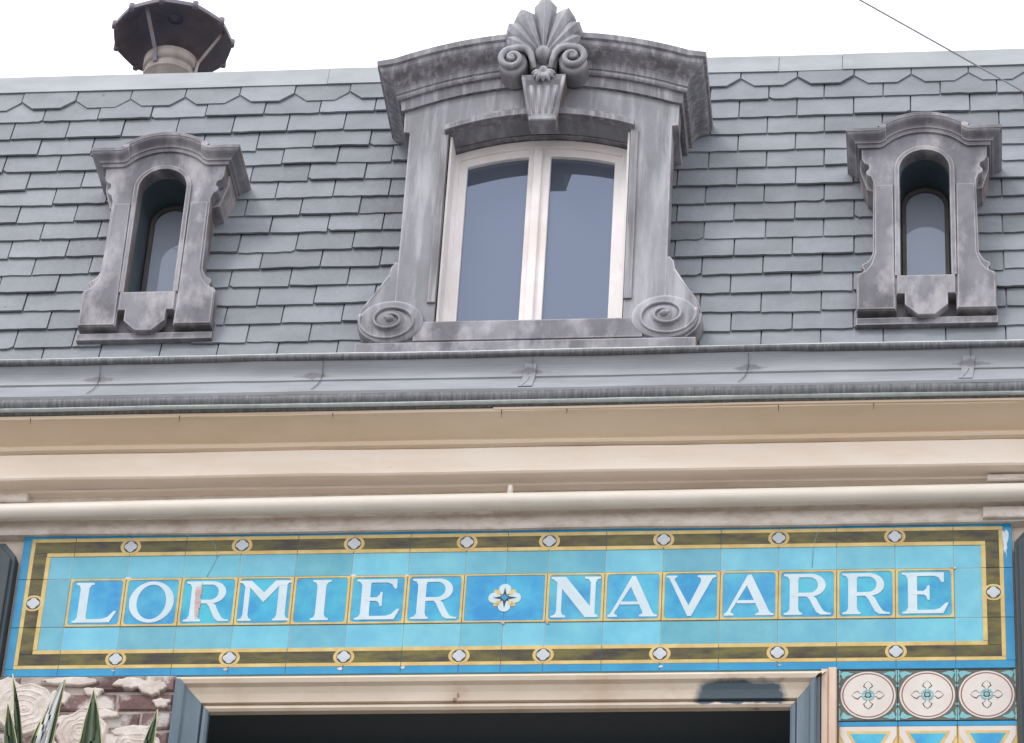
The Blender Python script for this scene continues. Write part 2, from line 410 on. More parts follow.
for k, x in enumerate((-2.28, -1.503, -.693, .058, .822, 1.597, 2.35)):
    s_ = MB()
    q = [(-.2545, 9.180), (-.245, 9.195), (-.236, 9.214), (-.2275, 9.236), (-.2275, 9.26), (-.234, 9.29)]
    vs = []; fs = []
    for j, (y, z) in enumerate(q):
        dx = .018*(j/5)
        for dy in (0, .006):
            vs += [(x-.024+dx, y+dy-.0012, z), (x+.024+dx*.6, y+dy-.0012, z)]
    for j in range(len(q)-1):
        a = j*4
        fs += [(a, a+1, a+5, a+4), (a+2, a+6, a+7, a+3), (a, a+4, a+6, a+2), (a+1, a+3, a+7, a+5)]
    fs += [(0, 2, 3, 1)]
    s_.add(vs, fs)
    if k in (3, 5): s_.build('joint_strap', M['gutter'], gut)
    s_ = MB(); s_.tube([(x+.022, -.246, 9.312), (x+.02, -.229, 9.275), (x+.016, -.2255, 9.246), (x+.006, -.236, 9.215), (x-.012, -.254, 9.182)], [.0014, .0016, .0016, .0014, .001], 5); s_.build('solder_seam', M['gutter_bead'], gut)

# ------------------------------------------------------------------ roof
DORM = [(-1.42, 'S'), (.018, 'B'), (1.466, 'S')]
def hole(cx, k):  # x0,x1,z0,z1 cut in the slates
    return (cx-.185, cx+.185, 9.72, 10.45) if k == 'S' else (cx-.47, cx+.47, 9.60, 10.84)
HOLES = [hole(*d_) for d_ in DORM]
def rp(x, z, n):  # point on the roof slope, n metres out of it
    ct, st = math.cos(R(11)), math.sin(R(11))
    return (x, yroof(z)-n*ct, z+n*st)
deck = MB()
xs = sorted({XL, XR}|{h[0] for h in HOLES}|{h[1] for h in HOLES}); zs = sorted({9.2, RIDGE-.02}|{h[2] for h in HOLES}|{h[3] for h in HOLES})
for i in range(len(xs)-1):
    for j in range(len(zs)-1):
        mx, mz = (xs[i]+xs[i+1])/2, (zs[j]+zs[j+1])/2
        if any(h[0] < mx < h[1] and h[2] < mz < h[3] for h in HOLES): continue
        a = [rp(xs[i], zs[j], 0), rp(xs[i+1], zs[j], 0), rp(xs[i+1], zs[j+1], 0), rp(xs[i], zs[j+1], 0)]
        b = [(p[0], p[1]+.03, p[2]) for p in a]
        deck.add(a+b, [(0, 1, 2, 3), (7, 6, 5, 4), (0, 4, 5, 1), (1, 5, 6, 2), (2, 6, 7, 3), (3, 7, 4, 0)])
deck.box(XL, XR, .42, 6.3, 11.12, 11.17)
roof = deck.build('roof', M['deck'], house)

sl = MB()
def slate(x0, x1, zb, L_, top, scal=False, tint=1.0, tilt=0.0, lift=0.0, notch=0):
    w_ = x1-x0
    n = 7
    pts = []
    if scal:
        cut = .052
        base = [(x0, zb+.052), (x0+cut, zb), (x1-cut, zb), (x1, zb+.052)]
    else:
        base = []
        for i in range(n):
            t = i/(n-1)
            dz = random.uniform(-.0022, .0022)
            if notch == 1 and i == 0: base.append((x0, zb+.012)); base.append((x0+.014, zb)); continue
            if notch == 2 and i == n-1: base.append((x1-.016, zb)); base.append((x1, zb+.011)); continue
            base.append((x0+w_*t, zb+dz+tilt*(t-.5)))
    outline = base+[(x1, zb+L_), (x0, zb+L_)]
    T = .0085
    def nn(z): return .0185*(1-(z-zb)/L_)+lift*max(0, 1-(z-zb)/L_)+.001
    f_ = [rp(x, z, nn(z)+T) for x, z in outline]
    k_ = [rp(x, z, nn(z)) for x, z in outline]
    m_ = len(outline)
    fs = [tuple(range(m_)), tuple(range(2*m_-1, m_-1, -1))]+[(i, i+m_, (i+1) % m_+m_, (i+1) % m_) for i in range(m_)]
    sl.add(f_+k_, fs, tint)
rows = [11.045, 10.963]+[10.858-.1005*i for i in range(18)]
for i, zb in enumerate(rows):
    ph = .752 if i % 2 == 0 else .641
    W_ = .2222
    k0 = int((XL-ph)/W_)-1
    rowj = random.uniform(-.0015, .0015)
    nxt = None
    for k in range(k0, k0+34):
        x0 = ph+k*W_+random.choice([random.uniform(-.004, .004)]*7+[random.uniform(-.014, .014)])*(0 if i == 0 else 1)
        x0 = x0 if nxt is None else nxt
        x1 = ph+(k+1)*W_+random.choice([random.uniform(-.004, .004)]*7+[random.uniform(-.013, .013)])*(0 if i == 0 else 1); nxt = x1
        if x1 > XR or x0 < XL: continue
        top = RIDGE+.01 if i < 2 else None
        L_ = (RIDGE+.01-zb) if (zb+.205 > RIDGE) else .205
        segs = [(x0+.0032, x1-.0022)]
        for h in HOLES:
            if zb+.10 > h[2] and zb < h[3]-.0:
                ns = []
                for a, b in segs:
                    if b <= h[0]+.02 or a >= h[1]-.02: ns.append((a, b)); continue
                    if a < h[0]: ns.append((a, h[0]+.02))
                    if b > h[1]: ns.append((h[1]-.02, b))
                segs = ns
        tn = .86+.24*random.random()
        if random.random() < .12: tn *= .84
        hue = random.uniform(-.008, .008)
        t3 = (tn*(1-hue), tn, tn*(1+hue))
        for a, b in segs:
            if b-a < .02: continue
            # dormers' own base cuts the rows right beneath them
            slate(a, b, zb+rowj-.0085*max(0, .9-(a+b)/2)*(1 if i < 1 else .8)-(random.choice([0]*30+[.007, .012]) if i > 1 else 0), L_, top, scal=(i == 0 and b-a > .2), tint=t3, tilt=random.uniform(-.003, .003), lift=random.choice([0, 0, 0, .002, .004, .006]),
                  notch=random.choice([0]*9+[1, 2]))
sl.build('slate_covering', M['slate'], roof)
fl = MB()
for a, b in ((XL, -2.325), (-2.322, -.9), (-.898, .9), (.902, 1.15), (1.152, XR)):
    o_ = random.uniform(0, .003)
    z1 = 11.138
    fl.extrude_x([(yroof(z1)-.026-o_, z1), (yroof(z1+.05)-.024-o_, z1+.05), (yroof(RIDGE)-.024-o_, RIDGE), (yroof(RIDGE)-.018, RIDGE+.006), (yroof(RIDGE)+.25, RIDGE+.0), (yroof(RIDGE)+.25, RIDGE-.01), (yroof(z1), z1)],
                 a, b, .15, wob=.002, seed=31)
fl.build('ridge_flashing', M['flash'], roof)

# ------------------------------------------------------------------ dormers
def moulding(mb, front, prof, yb, ends, endext=True):
    """front: list of (x,z,nx,nz) along the face, left to right; prof: (h,p) list; p = projection; yb back y"""
    lines = []
    for h, p in prof:
        ln = []
        xl, zl, nx, nz = front[0]
        pts = []
        x_first, x_last = front[0][0], front[-1][0]
        for k, (x, z, nx, nz) in enumerate(front):
            xx = x+nx*h; zz = z+nz*h
            if k == 0: xx = x-p
            if k == len(front)-1: xx = x+p
            if k == 0 or k == len(front)-1:
                zz = z+h*nz
            pts.append((xx, YD-p, zz))
        ln = [(pts[0][0], yb, pts[0][2])]+pts+[(pts[-1][0], yb, pts[-1][2])]
        lines.append(ln)
    m_ = len(lines[0]); vs = [v for l in lines for v in l]; fs = []
    for i in range(len(lines)-1):
        for j in range(m_-1):
            a = i*m_+j
            fs.append((a, a+1, a+1+m_, a+m_))
    # roof of the dormer: last line to the same line at yb
    t = len(lines)-1
    top = lines[t]; base = len(vs)
    back = [(v[0], yb, v[2]) for v in top[1:-1]]
    vs += back
    for j in range(len(back)-1):
        fs.append((t*m_+1+j, t*m_+2+j, base+j+1, base+j))
    # underside
    bt = lines[0]; base2 = len(vs); vs += [(v[0], yb, v[2]) for v in bt[1:-1]]
    for j in range(len(bt)-3):
        fs.append((1+j, 2+j, base2+j+1, base2+j))
    mb.add(vs, fs)

def offset_pts(fn, xs_):
    out = []
    for x in xs_:
        e = .0005; dz = (fn(x+e)-fn(x-e))/(2*e); l = math.hypot(1, dz)
        out.append((x, fn(x), -dz/l, 1/l))
    return out

def spiral(cx, cz, a0, turns, r0, r1, sx=1, sz=1, y=0, n=48, hand=1, dome=.0):
    pts = []
    for i in range(n+1):
        t = i/n; a = R(a0)+hand*turns*2*PI*t; r = r0+(r1-r0)*t**.85
        pts.append((cx+r*math.cos(a)*sx, y-dome*t, cz+r*math.sin(a)*sz))
    return pts

# ---- the big one
def big_dormer(cx):
    Zs = M['zinc']
    hw = .50
    def archin(x): u = (x-cx)/.34; return 10.655-.062*u*u
    def archc(x): u = (x-cx)/.54; return 10.806-.118*u*u
    N_ = 24
    ol = [(cx-hw, 9.60), (cx+hw, 9.60), (cx+hw, 10.597), (cx+.523, 10.600), (cx+.526, archc(cx+.53)+.03)]
    ol += [(x, archc(x)+.03) for x in [cx+.526-1.052*i/N_ for i in range(1, N_)]]
    ol += [(cx-.526, archc(cx-.53)+.03), (cx-.523, 10.600), (cx-hw, 10.597)]
    ox0, ox1 = cx-.348, cx+.345
    hole_ = [(ox0, 9.690), (ox1, 9.690), (ox1, archin(ox1))]+[(x, archin(x)) for x in [ox1-(ox1-ox0)*i/N_ for i in range(1, N_)]]+[(ox0, archin(ox0))]
    mb = MB()
    mb.plate([ol, hole_], YD, YD+.10, .004)
    # cheeks and reveals running back to the slates
    in_ = [(cx-hw+.012, 9.62), (cx+hw-.012, 9.62), (cx+hw-.012, 10.63), (cx+.515, 10.64), (cx+.515, archc(cx+.515)+.02)]
    in_ += [(x, archc(x)+.02) for x in [cx+.515-1.03*i/N_ for i in range(1, N_)]]+[(cx-.515, archc(cx-.515)+.02), (cx-.515, 10.64), (cx-hw+.012, 10.63)]
    h2 = [(cx-.36, 9.66), (cx+.36, 9.66), (cx+.36, 10.70), (cx-.36, 10.70)]
    mb.plate([in_, h2], YD+.10, YD+.55, 0)
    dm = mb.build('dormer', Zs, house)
    dm['label'] = 'wide central dormer with segmental cornice and shell crest'
    # surround strips: jamb fillets and arched label above the opening
    a = MB()
    for s, xo in ((-1, ox0), (1, ox1)):
        x_in, x_out = xo, xo+s*.030
        a.plate([rect(min(x_in, x_out), max(x_in, x_out), 9.78, 10.575)], YD-.010, YD+.01, .003)
    def band(x0, x1, d0, d1, y, th=.02):
        p = [(x, archin(x)+d0) for x in [x0+(x1-x0)*i/N_ for i in range(N_+1)]]+[(x, archin(x)+d1) for x in [x1-(x1-x0)*i/N_ for i in range(N_+1)]]
        a.plate([p], y, y+th, .003)
    band(ox0-.014, ox1+.014, -.002, .024, YD-.030, .045)
    band(ox0+.022, ox1-.022, .026, .042, YD-.016, .03)
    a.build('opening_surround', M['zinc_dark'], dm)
    # reveal lining
    a = MB()
    ins = .004
    h3 = [(ox0+ins, 9.69), (ox1-ins, 9.69), (ox1-ins, archin(ox1)-ins)]+[(x, archin(x)-ins) for x in [ox1-ins-(ox1-ox0-2*ins)*i/N_ for i in range(1, N_)]]+[(ox0+ins, archin(ox0)-ins)]
    h4 = [(ox0-.02, 9.67), (ox1+.02, 9.67), (ox1+.02, archin(ox1)+.03), (ox0-.02, archin(ox0)+.03)]
    h4 = [(ox0-.02, 9.67), (ox1+.02, 9.67)]+[(x, archin(x)+.02) for x in [ox1+.02-(ox1-ox0+.04)*i/N_ for i in range(N_+1)]]
    a.plate([h4, h3], YD+.101, YD+.26, 0)
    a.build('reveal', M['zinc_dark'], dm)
    # cornice
    a = MB()
    fr = offset_pts(archc, [cx-.522+1.044*i/40 for i in range(41)])
    prof_ = [(0, .004), (.0, .014), (.042, .018), (.045, .030), (.052, .034), (.060, .034), (.064, .028), (.068, .028)]
    for i in range(11):
        t = i/10; prof_.append((.072+.085*t, .034+.062*(t-.16*math.sin(2*PI*t))))
    prof_ += [(.160, .101), (.163, .106), (.186, .108), (.190, .103), (.196, .09)]
    moulding(a, fr, prof_, .52, None)
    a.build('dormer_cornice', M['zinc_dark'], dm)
    # zinc sill apron and base ledge
    a = MB()
    a.plate([rect(cx-.42, cx+.42, 9.602, 9.690)], YD-.012, YD+.09, .004)
    a.plate([rect(cx-.628, cx+.615, 9.40, 9.590)], YD-.022, YD+.12, .004)
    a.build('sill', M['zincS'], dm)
    # volutes: teardrop wing + coiled disc
    for s in (-1, 1):
        a = MB()
        vx, vz = cx+s*.508-(.008 if s > 0 else 0), 9.690
        tear = [(cx+s*.40, 9.615), (cx+s*.40, 9.80), (cx+s*.47, 9.93), (cx+s*.499, 9.975)]
        for x_, z_ in ((.508, 9.978), (.524, 9.955), (.531, 9.915), (.550, 9.875), (.575, 9.838), (.602, 9.797), (.622, 9.757), (.632, 9.715), (.628, 9.675), (.610, 9.637), (.578, 9.608), (.53, 9.597)):
            tear.append((cx+s*x_, z_))
        a.plate([tear], YD+.0015, YD+.12, .003)
        a.lathe((vx-s*.002, YD-.002, vz), [(.001, .016), (.102, .016), (.119, .013), (.124, .004), (.124, -.03)], 40, 'y', True, 1.0, .79)
        sp = spiral(vx-s*.002, vz, 160 if s < 0 else 20, 2.05, .120, .014, 1, .78, YD-.018, 70, hand=(1 if s < 0 else -1), dome=.020)
        a.tube(sp, [.0055]*71, 8)
        a.lathe((vx-s*.002, YD-.034, vz), [(.001, .012), (.010, .010), (.018, .003), (.020, -.012)], 16, 'y', True, 1, .8)
        a.lathe((vx-s*.0, YD-.016, vz+.004), [(.001, .014), (.040, .013), (.056, .006), (.060, -.004)], 28, 'y', True, 1, .78)
        a.tube([(cx+s*.627, YD+.002, 9.715), (cx+s*.617, YD+.002, 9.757), (cx+s*.570, YD+.002, 9.838), (cx+s*.527, YD+.002, 9.915)], .0045, 6)
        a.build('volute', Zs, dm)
    # keystone with fluted face and small leaf
    a = MB()
    kx = cx+.013
    vs = []
    for z, hw_, p in ((10.600, .048, .036), (10.612, .053, .054), (10.66, .058, .060), (10.735, .074, .078), (10.765, .083, .092), (10.788, .083, .094)):
        vs.append([(kx-hw_, YD-p, z), (kx+hw_, YD-p, z), (kx+hw_, YD+.03, z), (kx-hw_, YD+.03, z)])
    fl_ = [v for r_ in vs for v in r_]; fs = []
    for i in range(len(vs)-1):
        for j in range(4): fs.append((i*4+j, i*4+(j+1) % 4, i*4+4+(j+1) % 4, i*4+4+j))
    fs += [(0, 3, 2, 1), tuple(len(fl_)-4+j for j in range(4))]
    a.add(fl_, fs)
    for k in range(4):
        t = (k-1.5)/2.2
        a.tube([(kx+t*.050, YD-.054, 10.630), (kx+t*.058, YD-.064, 10.68), (kx+t*.070, YD-.078, 10.745)], [.006, .0075, .008], 8)
    for s in (-1, 1):
        a.tube([(kx+s*.048, YD-.052, 10.606), (kx+s*.068, YD-.076, 10.72), (kx+s*.078, YD-.093, 10.778)], .007, 8)
    a.bbox(kx-.052, kx+.052, YD-.064, YD, 10.592, 10.612, .004)
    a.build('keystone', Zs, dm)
    a = MB()
    for k in range(7):
        an = R(-90+(k-3)*27); ln = .050 if k == 3 else .058-.004*abs(k-3)
        p0 = Vector((kx, YD-.100, 10.795))
        pt = [p0+Vector((math.cos(an)*ln*t, -.010*math.sin(t*PI), math.sin(an)*ln*t*.9)) for t in (0, .3, .6, .85, 1)]
        a.tube(pt, [.006, .010, .011, .008, .003], 8, flat=(1, .8))
    a.lathe((kx, YD-.100, 10.800), [(.001, .022), (.012, .019), (.018, .010), (.020, 0)], 16, 'y')
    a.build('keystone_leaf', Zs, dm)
    # palmette crest
    a = MB()
    cxs, czs = cx+.008, 10.880
    for k, (an, ln, wd) in enumerate(((0, .262, .046), (24.5, .222, .047), (-24.5, .222, .047), (45.5, .190, .044), (-45.5, .190, .044), (66, .155, .038), (-66, .155, .038))):
        A = R(90+an); dx, dz = math.cos(A), math.sin(A); px, pz = -dz, dx
        dpt = .0035*((k+1)//2)
        st_ = [(.10, .24, .016), (.35, .46, .034), (.60, .74, .046), (.76, .94, .052), (.87, .96, .054), (.945, .66, .053), (.985, .30, .051), (1.0, .06, .050)]
        ring = []
        for t, ww, yy in st_:
            X = cxs+dx*ln*t; Z = czs+dz*ln*t; w_ = wd*ww
            yb = YD-.078-yy+dpt
            ring.append([(X-px*w_, yb+.016, Z-pz*w_), (X-px*w_*.6, yb-.008, Z-pz*w_*.6), (X, yb-.018, Z), (X+px*w_*.6, yb-.008, Z+pz*w_*.6), (X+px*w_, yb+.016, Z+pz*w_), (X, yb+.075, Z)])
        vv = [v for r_ in ring for v in r_]; fs = []
        for i in range(len(ring)-1):
            for j in range(6): fs.append((i*6+j, i*6+(j+1) % 6, i*6+6+(j+1) % 6, i*6+6+j))
        fs += [(5, 4, 3, 2, 1, 0), tuple(len(vv)-6+j for j in range(6))]
        a.add(vv, fs)
    a.lathe((cxs, YD-.100, 10.880), [(.001, .040), (.012, .037), (.024, .027), (.033, .008), (.036, -.04)], 24, 'y', True, 1, 1.15)
    a.plate([[(cxs-.05, 10.83), (cxs+.05, 10.83), (cxs+.075, 10.97), (cxs-.075, 10.97)]], YD-.085, YD+.05, .01)
    for s in (-1, 1):
        vx, vz = cxs+s*.114, 10.846
        sp = spiral(vx, vz, 100 if s < 0 else 80, 1.55, .053, .006, 1, 1, YD-.121, 44, hand=(1 if s < 0 else -1), dome=.016)
        hk = [(cxs+s*.030, YD-.108, 10.810), (cxs+s*.038, YD-.116, 10.842), (cxs+s*.046, YD-.120, 10.872), (cxs+s*.063, YD-.121, 10.895), (cxs+s*.090, YD-.121, 10.902)]
        a.tube(hk+sp[1:], [.008, .012, .014, .015, .0155]+[.0155-.010*(i/44) for i in range(1, 45)], 10)
        a.lathe((vx, YD-.060, vz), [(.001, .054), (.036, .052), (.052, .046), (.056, .01), (.056, -.05)], 28, 'y')
        a.lathe((vx, YD-.123, vz), [(.001, .022), (.006, .020), (.011, .008), (.012, 0)], 14, 'y')
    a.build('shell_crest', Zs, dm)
    # window
    yw = YD+.125
    fx0, fx1 = ox0-.008, ox1-.004
    def ring_of(x0, x1, z0, drop, t, y0, y1, mb, bev=.003):
        xs2 = [x1-(x1-x0)*i/12 for i in range(13)]
        o_ = [(x0, z0), (x1, z0)]+[(x, archin(x)-drop) for x in xs2]
        xi = [x1-t-(x1-x0-2*t)*i/12 for i in range(13)]
        i_ = [(x0+t, z0+t), (x1-t, z0+t)]+[(x, archin(x)-drop-t) for x in xi]
        mb.plate([o_, i_], y0, y1, bev)
    a = MB()
    ring_of(fx0, fx1, 9.668, .008, .036, yw, yw+.06, a)
    for s in (-1, 1):
        x_ = ox0+.0045 if s < 0 else ox1-.0045
        a.box(min(x_, x_-s*.008), max(x_, x_-s*.008), YD+.018, yw+.01, 9.69, archin(x_)-.006)
    win = a.build('window_frame', M['wood'], dm)
    xm = (fx0+fx1)/2-.006
    for s in (-1, 1):
        a = MB()
        x0, x1 = (fx0+.030, xm-.006) if s < 0 else (xm+.006, fx1-.030)
        xs2 = [x1-(x1-x0)*i/12 for i in range(13)]
        o_ = [(x0, 9.693), (x1, 9.693)]+[(x, archin(x)-.040) for x in xs2]
        t = .037
        xi = [x1-t-(x1-x0-2*t)*i/12 for i in range(13)]
        i_ = [(x0+t, 9.693+.012), (x1-t, 9.693+.012)]+[(x, archin(x)-.040-t) for x in xi]
        a.plate([o_, i_], yw+.012, yw+.05, .004)
        a.build('casement', M['wood'], dm)
        p = MB(); gl = [(x0+t-.01, 9.70), (x1-t+.01, 9.70)]+[(x, archin(x)-.040-t+.01) for x in xi]
        p.plate([gl], yw+.030, yw+.036, 0)
        p.build('glass_pane', M['glass'], dm)
    a = MB(); a.plate([rect(xm-.022, xm+.012, 9.70, archin(xm)-.045)], yw-.004, yw+.02, .005)
    a.plate([rect(fx0+.002, fx1-.002, 9.684, 9.697)], yw-.012, yw+.004, .003)
    a.build('mullion', M['wood'], dm)
    dm.location = (.006, -.06, -.050)
big_dormer(.018)

# ---- the small ones
def small_dormer(cx, label, zb=0.0):
    Zs = M['zincS']
    def X(p): return [(cx+x, z+zb) for x, z in p]
    # face outline, half, from bottom centre going right and up
    half = [(.108, 9.702), (.252, 9.702), (.254, 9.86), (.246, 9.874), (.232, 9.878), (.226, 9.888), (.234, 9.902), (.232, 9.915), (.214, 9.925), (.204, 9.94), (.194, 9.965),
            (.190, 10.30), (.198, 10.325), (.214, 10.338), (.216, 10.352), (.204, 10.366), (.206, 10.382), (.222, 10.392), (.232, 10.41), (.234, 10.475)]
    def cor(x):
        u = abs(x-cx)
        if u >= .170: return 10.458
        if u >= .140:
            t = (.170-u)/.030; return 10.458+.016*t*t
        return 10.474+(math.sqrt(max(.1785**2-u*u, 0))-math.sqrt(.1785**2-.140**2))*.80
    xs_ = [cx+.175-.35*i/28 for i in range(29)]
    right = [(cx+x, z) for x, z in half]; left = [(cx-x, z) for x, z in reversed(half)]
    ol = right+[(x, cor(x)+.012) for x in xs_]+left
    ol = [(cx-.108, 9.702), (cx-.108, 9.77), (cx+.108, 9.77)] + right + [(x, cor(x)+.012) for x in xs_] + left[:-1]
    hz = 10.350
    hole_ = [(cx-.092, 9.852), (cx+.092, 9.852)]+arc(cx, hz, .092, .092, 0, 180, 24)
    mb = MB(); mb.plate([ol, hole_], YD, YD+.055, .004)
    body = [(cx-.180, 9.66), (cx+.180, 9.66), (cx+.180, 10.40), (cx+.215, 10.42), (cx+.215, 10.47)]+[(x, cor(x)) for x in xs_]+[(cx-.215, 10.47), (cx-.215, 10.42), (cx-.180, 10.40)]
    h2 = [(cx-.112, 9.84), (cx+.112, 9.84)]+arc(cx, hz, .112, .112, 0, 180, 24)
    mb.plate([body, h2], YD+.055, YD+.45, 0)
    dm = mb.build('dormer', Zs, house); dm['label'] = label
    # raised ring round the opening and raised pilaster faces
    a = MB()
    o_ = [(cx-.112, 9.80), (cx+.112, 9.80)]+arc(cx, hz, .112, .112, 0, 180, 24)
    i_ = [(cx-.0925, 9.799), (cx+.0925, 9.799)]+arc(cx, hz, .0925, .0925, 0, 180, 24)
    a.plate([[(cx-.112, 9.853)]+[(cx-.0925, 9.853)]+arc(cx, hz, .0925, .0925, 180, 0, 24)+[(cx+.0925, 9.853), (cx+.112, 9.853)]+arc(cx, hz, .112, .112, 0, 180, 24)], YD-.010, YD+.01, .003)
    a.build('opening_surround', Zs, dm)
    a = MB()
    for s in (-1, 1):
        q = [(s*.112, 9.704), (s*.250, 9.704), (s*.250, 9.852), (s*.24, 9.868), (s*.220, 9.880), (s*.2, 9.91), (s*.186, 9.96), (s*.184, 10.28), (s*.116, 10.28)]
        a.plate([[(cx+x, z) for x, z in q]], YD-.007, YD+.01, .004)
        # profile scrolls at the sides, feet and ears
        a.plate([[(cx+s*x, z) for x, z in ((.182, 10.30), (.214, 10.31), (.240, 10.40), (.240, 10.468), (.185, 10.468))]], YD+.06, YD+.32, .003)
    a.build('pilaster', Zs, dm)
    # pointed apron below the sill
    a = MB()
    q = [(-.105, 9.852), (-.105, 9.768), (-.078, 9.768), (-.078, 9.718), (-.030, 9.672), (.030, 9.672), (.078, 9.718), (.078, 9.768), (.105, 9.768), (.105, 9.852)]
    a.plate([[(cx+x, z) for x, z in q]], YD-.012, YD+.03, .004)
    a.build('apron', Zs, dm)
    a = MB(); a.plate([rect(cx-.256, cx+.256, 9.652, 9.683)], YD+.018, YD+.08, .003)
    a.plate([rect(cx-.256, cx+.256, 9.6835, 9.76)], YD+.0565, YD+.08, .0)
    a.build('base_ledge', Zs, dm)
    # cornice
    a = MB()
    xs2 = sorted({round(-.235+.47*i/46, 4) for i in range(47)}|{-.140, .140, -.17, .17})
    fr = []
    for x in xs2:
        e = .0008; dz = (cor(cx+x+e)-cor(cx+x-e))/(2*e); l = math.hypot(1, dz); fr.append((cx+x, cor(cx+x), -dz/l*(.9 if abs(x) < .14 else 0), 1/l if abs(x) < .14 else 1))
    prof_ = [(0, .003), (0, .010), (.012, .012), (.014, .018)]
    for i in range(8):
        t = i/7; prof_.append((.014+.032*t, .020+.030*(t-.15*math.sin(2*PI*t))))
    prof_ += [(.047, .054), (.059, .056), (.063, .050), (.065, .04)]
    moulding(a, fr, prof_, .38, None)
    a.build('dormer_cornice', Zs, dm)
    # deep reveal, inner arched frame and glass
    a = MB()
    r0 = .0905
    o_ = [(cx-.108, 9.845), (cx+.108, 9.845)]+arc(cx, hz, .108, .108, 0, 180, 24)
    i_ = [(cx-r0, 9.852), (cx+r0, 9.852)]+arc(cx, hz, r0, r0, 0, 180, 24)
    a.plate([o_, i_], YD+.056, YD+.265, 0)
    a.build('reveal', M['teal'], dm)
    a = MB(); r1 = .0885; t = .017
    a.plate([[(cx-r1, 9.845), (cx+r1, 9.845)]+arc(cx, hz, r1, r1, 0, 180, 24), [(cx-r1+t, 9.85), (cx+r1-t, 9.85)]+arc(cx, hz, r1-t, r1-t, 0, 180, 24)], YD+.21, YD+.235, .003)
    a.build('window_frame', M['brownframe'], dm)
    a = MB(); r2 = r1-t+.003
    a.plate([[(cx-r2, 9.84), (cx+r2, 9.84)]+arc(cx, hz, r2, r2, 0, 180, 24)], YD+.225, YD+.229, 0)
    a.build('glass_pane', M['glassS'], dm)
small_dormer(-1.42, 'narrow arched dormer above the letters L and O')
small_dormer(1.466, 'narrow arched dormer above the last letters of the sign')

# ------------------------------------------------------------------ chimney cowl
CX, CY = -1.722, 1.0
a = MB()
a.lathe((CX, CY, 0), [(.107, 11.0), (.107, 11.72), (.112, 11.722), (.112, 11.735), (.107, 11.737), (.107, 11.765), (.116, 11.768), (.116, 11.82), (.108, 11.825), (.098, 11.822), (.098, 11.6)], 40)
flue = a.build('chimney_flue', M['flue'], house)
a = MB()
n = 11
seg = []
RC, ZC = .258, 11.955
vs = []
for k in range(n):
    for m_ in range(4):
        t = m_/4; a0 = 2*PI*(k+.25)/n; a1 = 2*PI*(k+1.25)/n
        p = Vector((math.cos(a0), math.sin(a0)))*(1-t)+Vector((math.cos(a1), math.sin(a1)))*t
        p *= 1+.012*math.sin(t*PI)
        seg.append(p)
ns = len(seg)
for (rf, z) in ((1.0, ZC-.012), (1.0, ZC+.006), (.62, ZC+.085), (.04, ZC+.13), (.04, ZC+.122), (.62, ZC+.074), (.965, ZC-.004), (.965, ZC-.012)):
    for p in seg: vs.append((CX-.008+p.x*RC*rf, CY+p.y*RC*rf, z))
fs = []
for i in range(8):
    for k in range(ns):
        j = (i+1) % 8
        fs.append((i*ns+k, i*ns+(k+1) % ns, j*ns+(k+1) % ns, j*ns+k))
a.add(vs, fs)
for k in range(n):
    a0 = 2*PI*(k+.25)/n
    a.tube([(CX-.008+math.cos(a0)*RC*.985, CY+math.sin(a0)*RC*.985, ZC-.018), (CX-.008+math.cos(a0)*RC*.985, CY+math.sin(a0)*RC*.985, ZC+.014)], .013, 8)
a.lathe((CX-.008, CY, ZC+.112), [(.0, .03), (.03, .028), (.034, .0), (.0, -.004)], 12)
a.build('cowl_cap', M['cap'], flue)
for an, m_ in ((-112, 'cap'), (-8, 'flue'), (80, 'cap')):
    a = MB(); A = R(an); d_ = Vector((math.cos(A), math.sin(A), 0)); s_ = Vector((-d_.y, d_.x, 0))*.009
    p = [Vector((CX, CY, 11.74))+d_*.112, Vector((CX, CY, 11.80))+d_*.122, Vector((CX, CY, ZC+.012))+d_*.225]
    vs = []; fs = []
    for q in p:
        for o_ in (-s_, s_):
            vs.append(q+o_); vs.append(q+o_+Vector((0, 0, .004))+d_*.004)
    for i in range(2):
        b0 = i*4
        fs += [(b0, b0+2, b0+6, b0+4), (b0+1, b0+5, b0+7, b0+3), (b0, b0+4, b0+5, b0+1), (b0+2, b0+3, b0+7, b0+6)]
    a.add(vs, fs); a.build('strut', M[m_], flue)

# ------------------------------------------------------------------ window surround below the sign
def sweep_frame(mb, x0, x1, zt, zb_, prof, part):
    """prof: list of (d,y): distance outward from the opening edge, y depth. part: L,R,T"""
    vs = []; fs = []; m_ = len(prof)
    for dd, y in prof:
        if part == 'L': vs += [(x0-dd, y, zb_), (x0-dd, y, zt+dd)]
        if part == 'R': vs += [(x1+dd, y, zb_), (x1+dd, y, zt+dd)]
        if part == 'T': vs += [(x0-dd, y, zt+dd), (x1+dd, y, zt+dd)]
    if part == 'T':   # subdivide nothing, straight timber
        pass
    for j in range(m_-1): fs.append((2*j, 2*j+1, 2*j+3, 2*j+2))
    mb.add(vs, fs)
AP = [(-.006, .028), (-.006, .004), (.002, -.004), (.012, -.004), (.014, .010), (.018, .010), (.020, -.012), (.050, -.020), (.070, -.030), (.078, -.046), (.092, -.052), (.100, -.046), (.102, -.030), (.108, -.030), (.116, -.024), (.118, .03)]
aL = MB(); sweep_frame(aL, DX0, DX1, DZ1, DZ0, AP, 'L'); jl = aL.build('window_jamb', M['blue_paint'], house)
aR = MB(); sweep_frame(aR, DX0, DX1-.0, DZ1, DZ0, [(d_ if d_ < .02 else d_*.82, y) for d_, y in AP], 'R'); aR.build('window_jamb', M['blue_paint'], house)
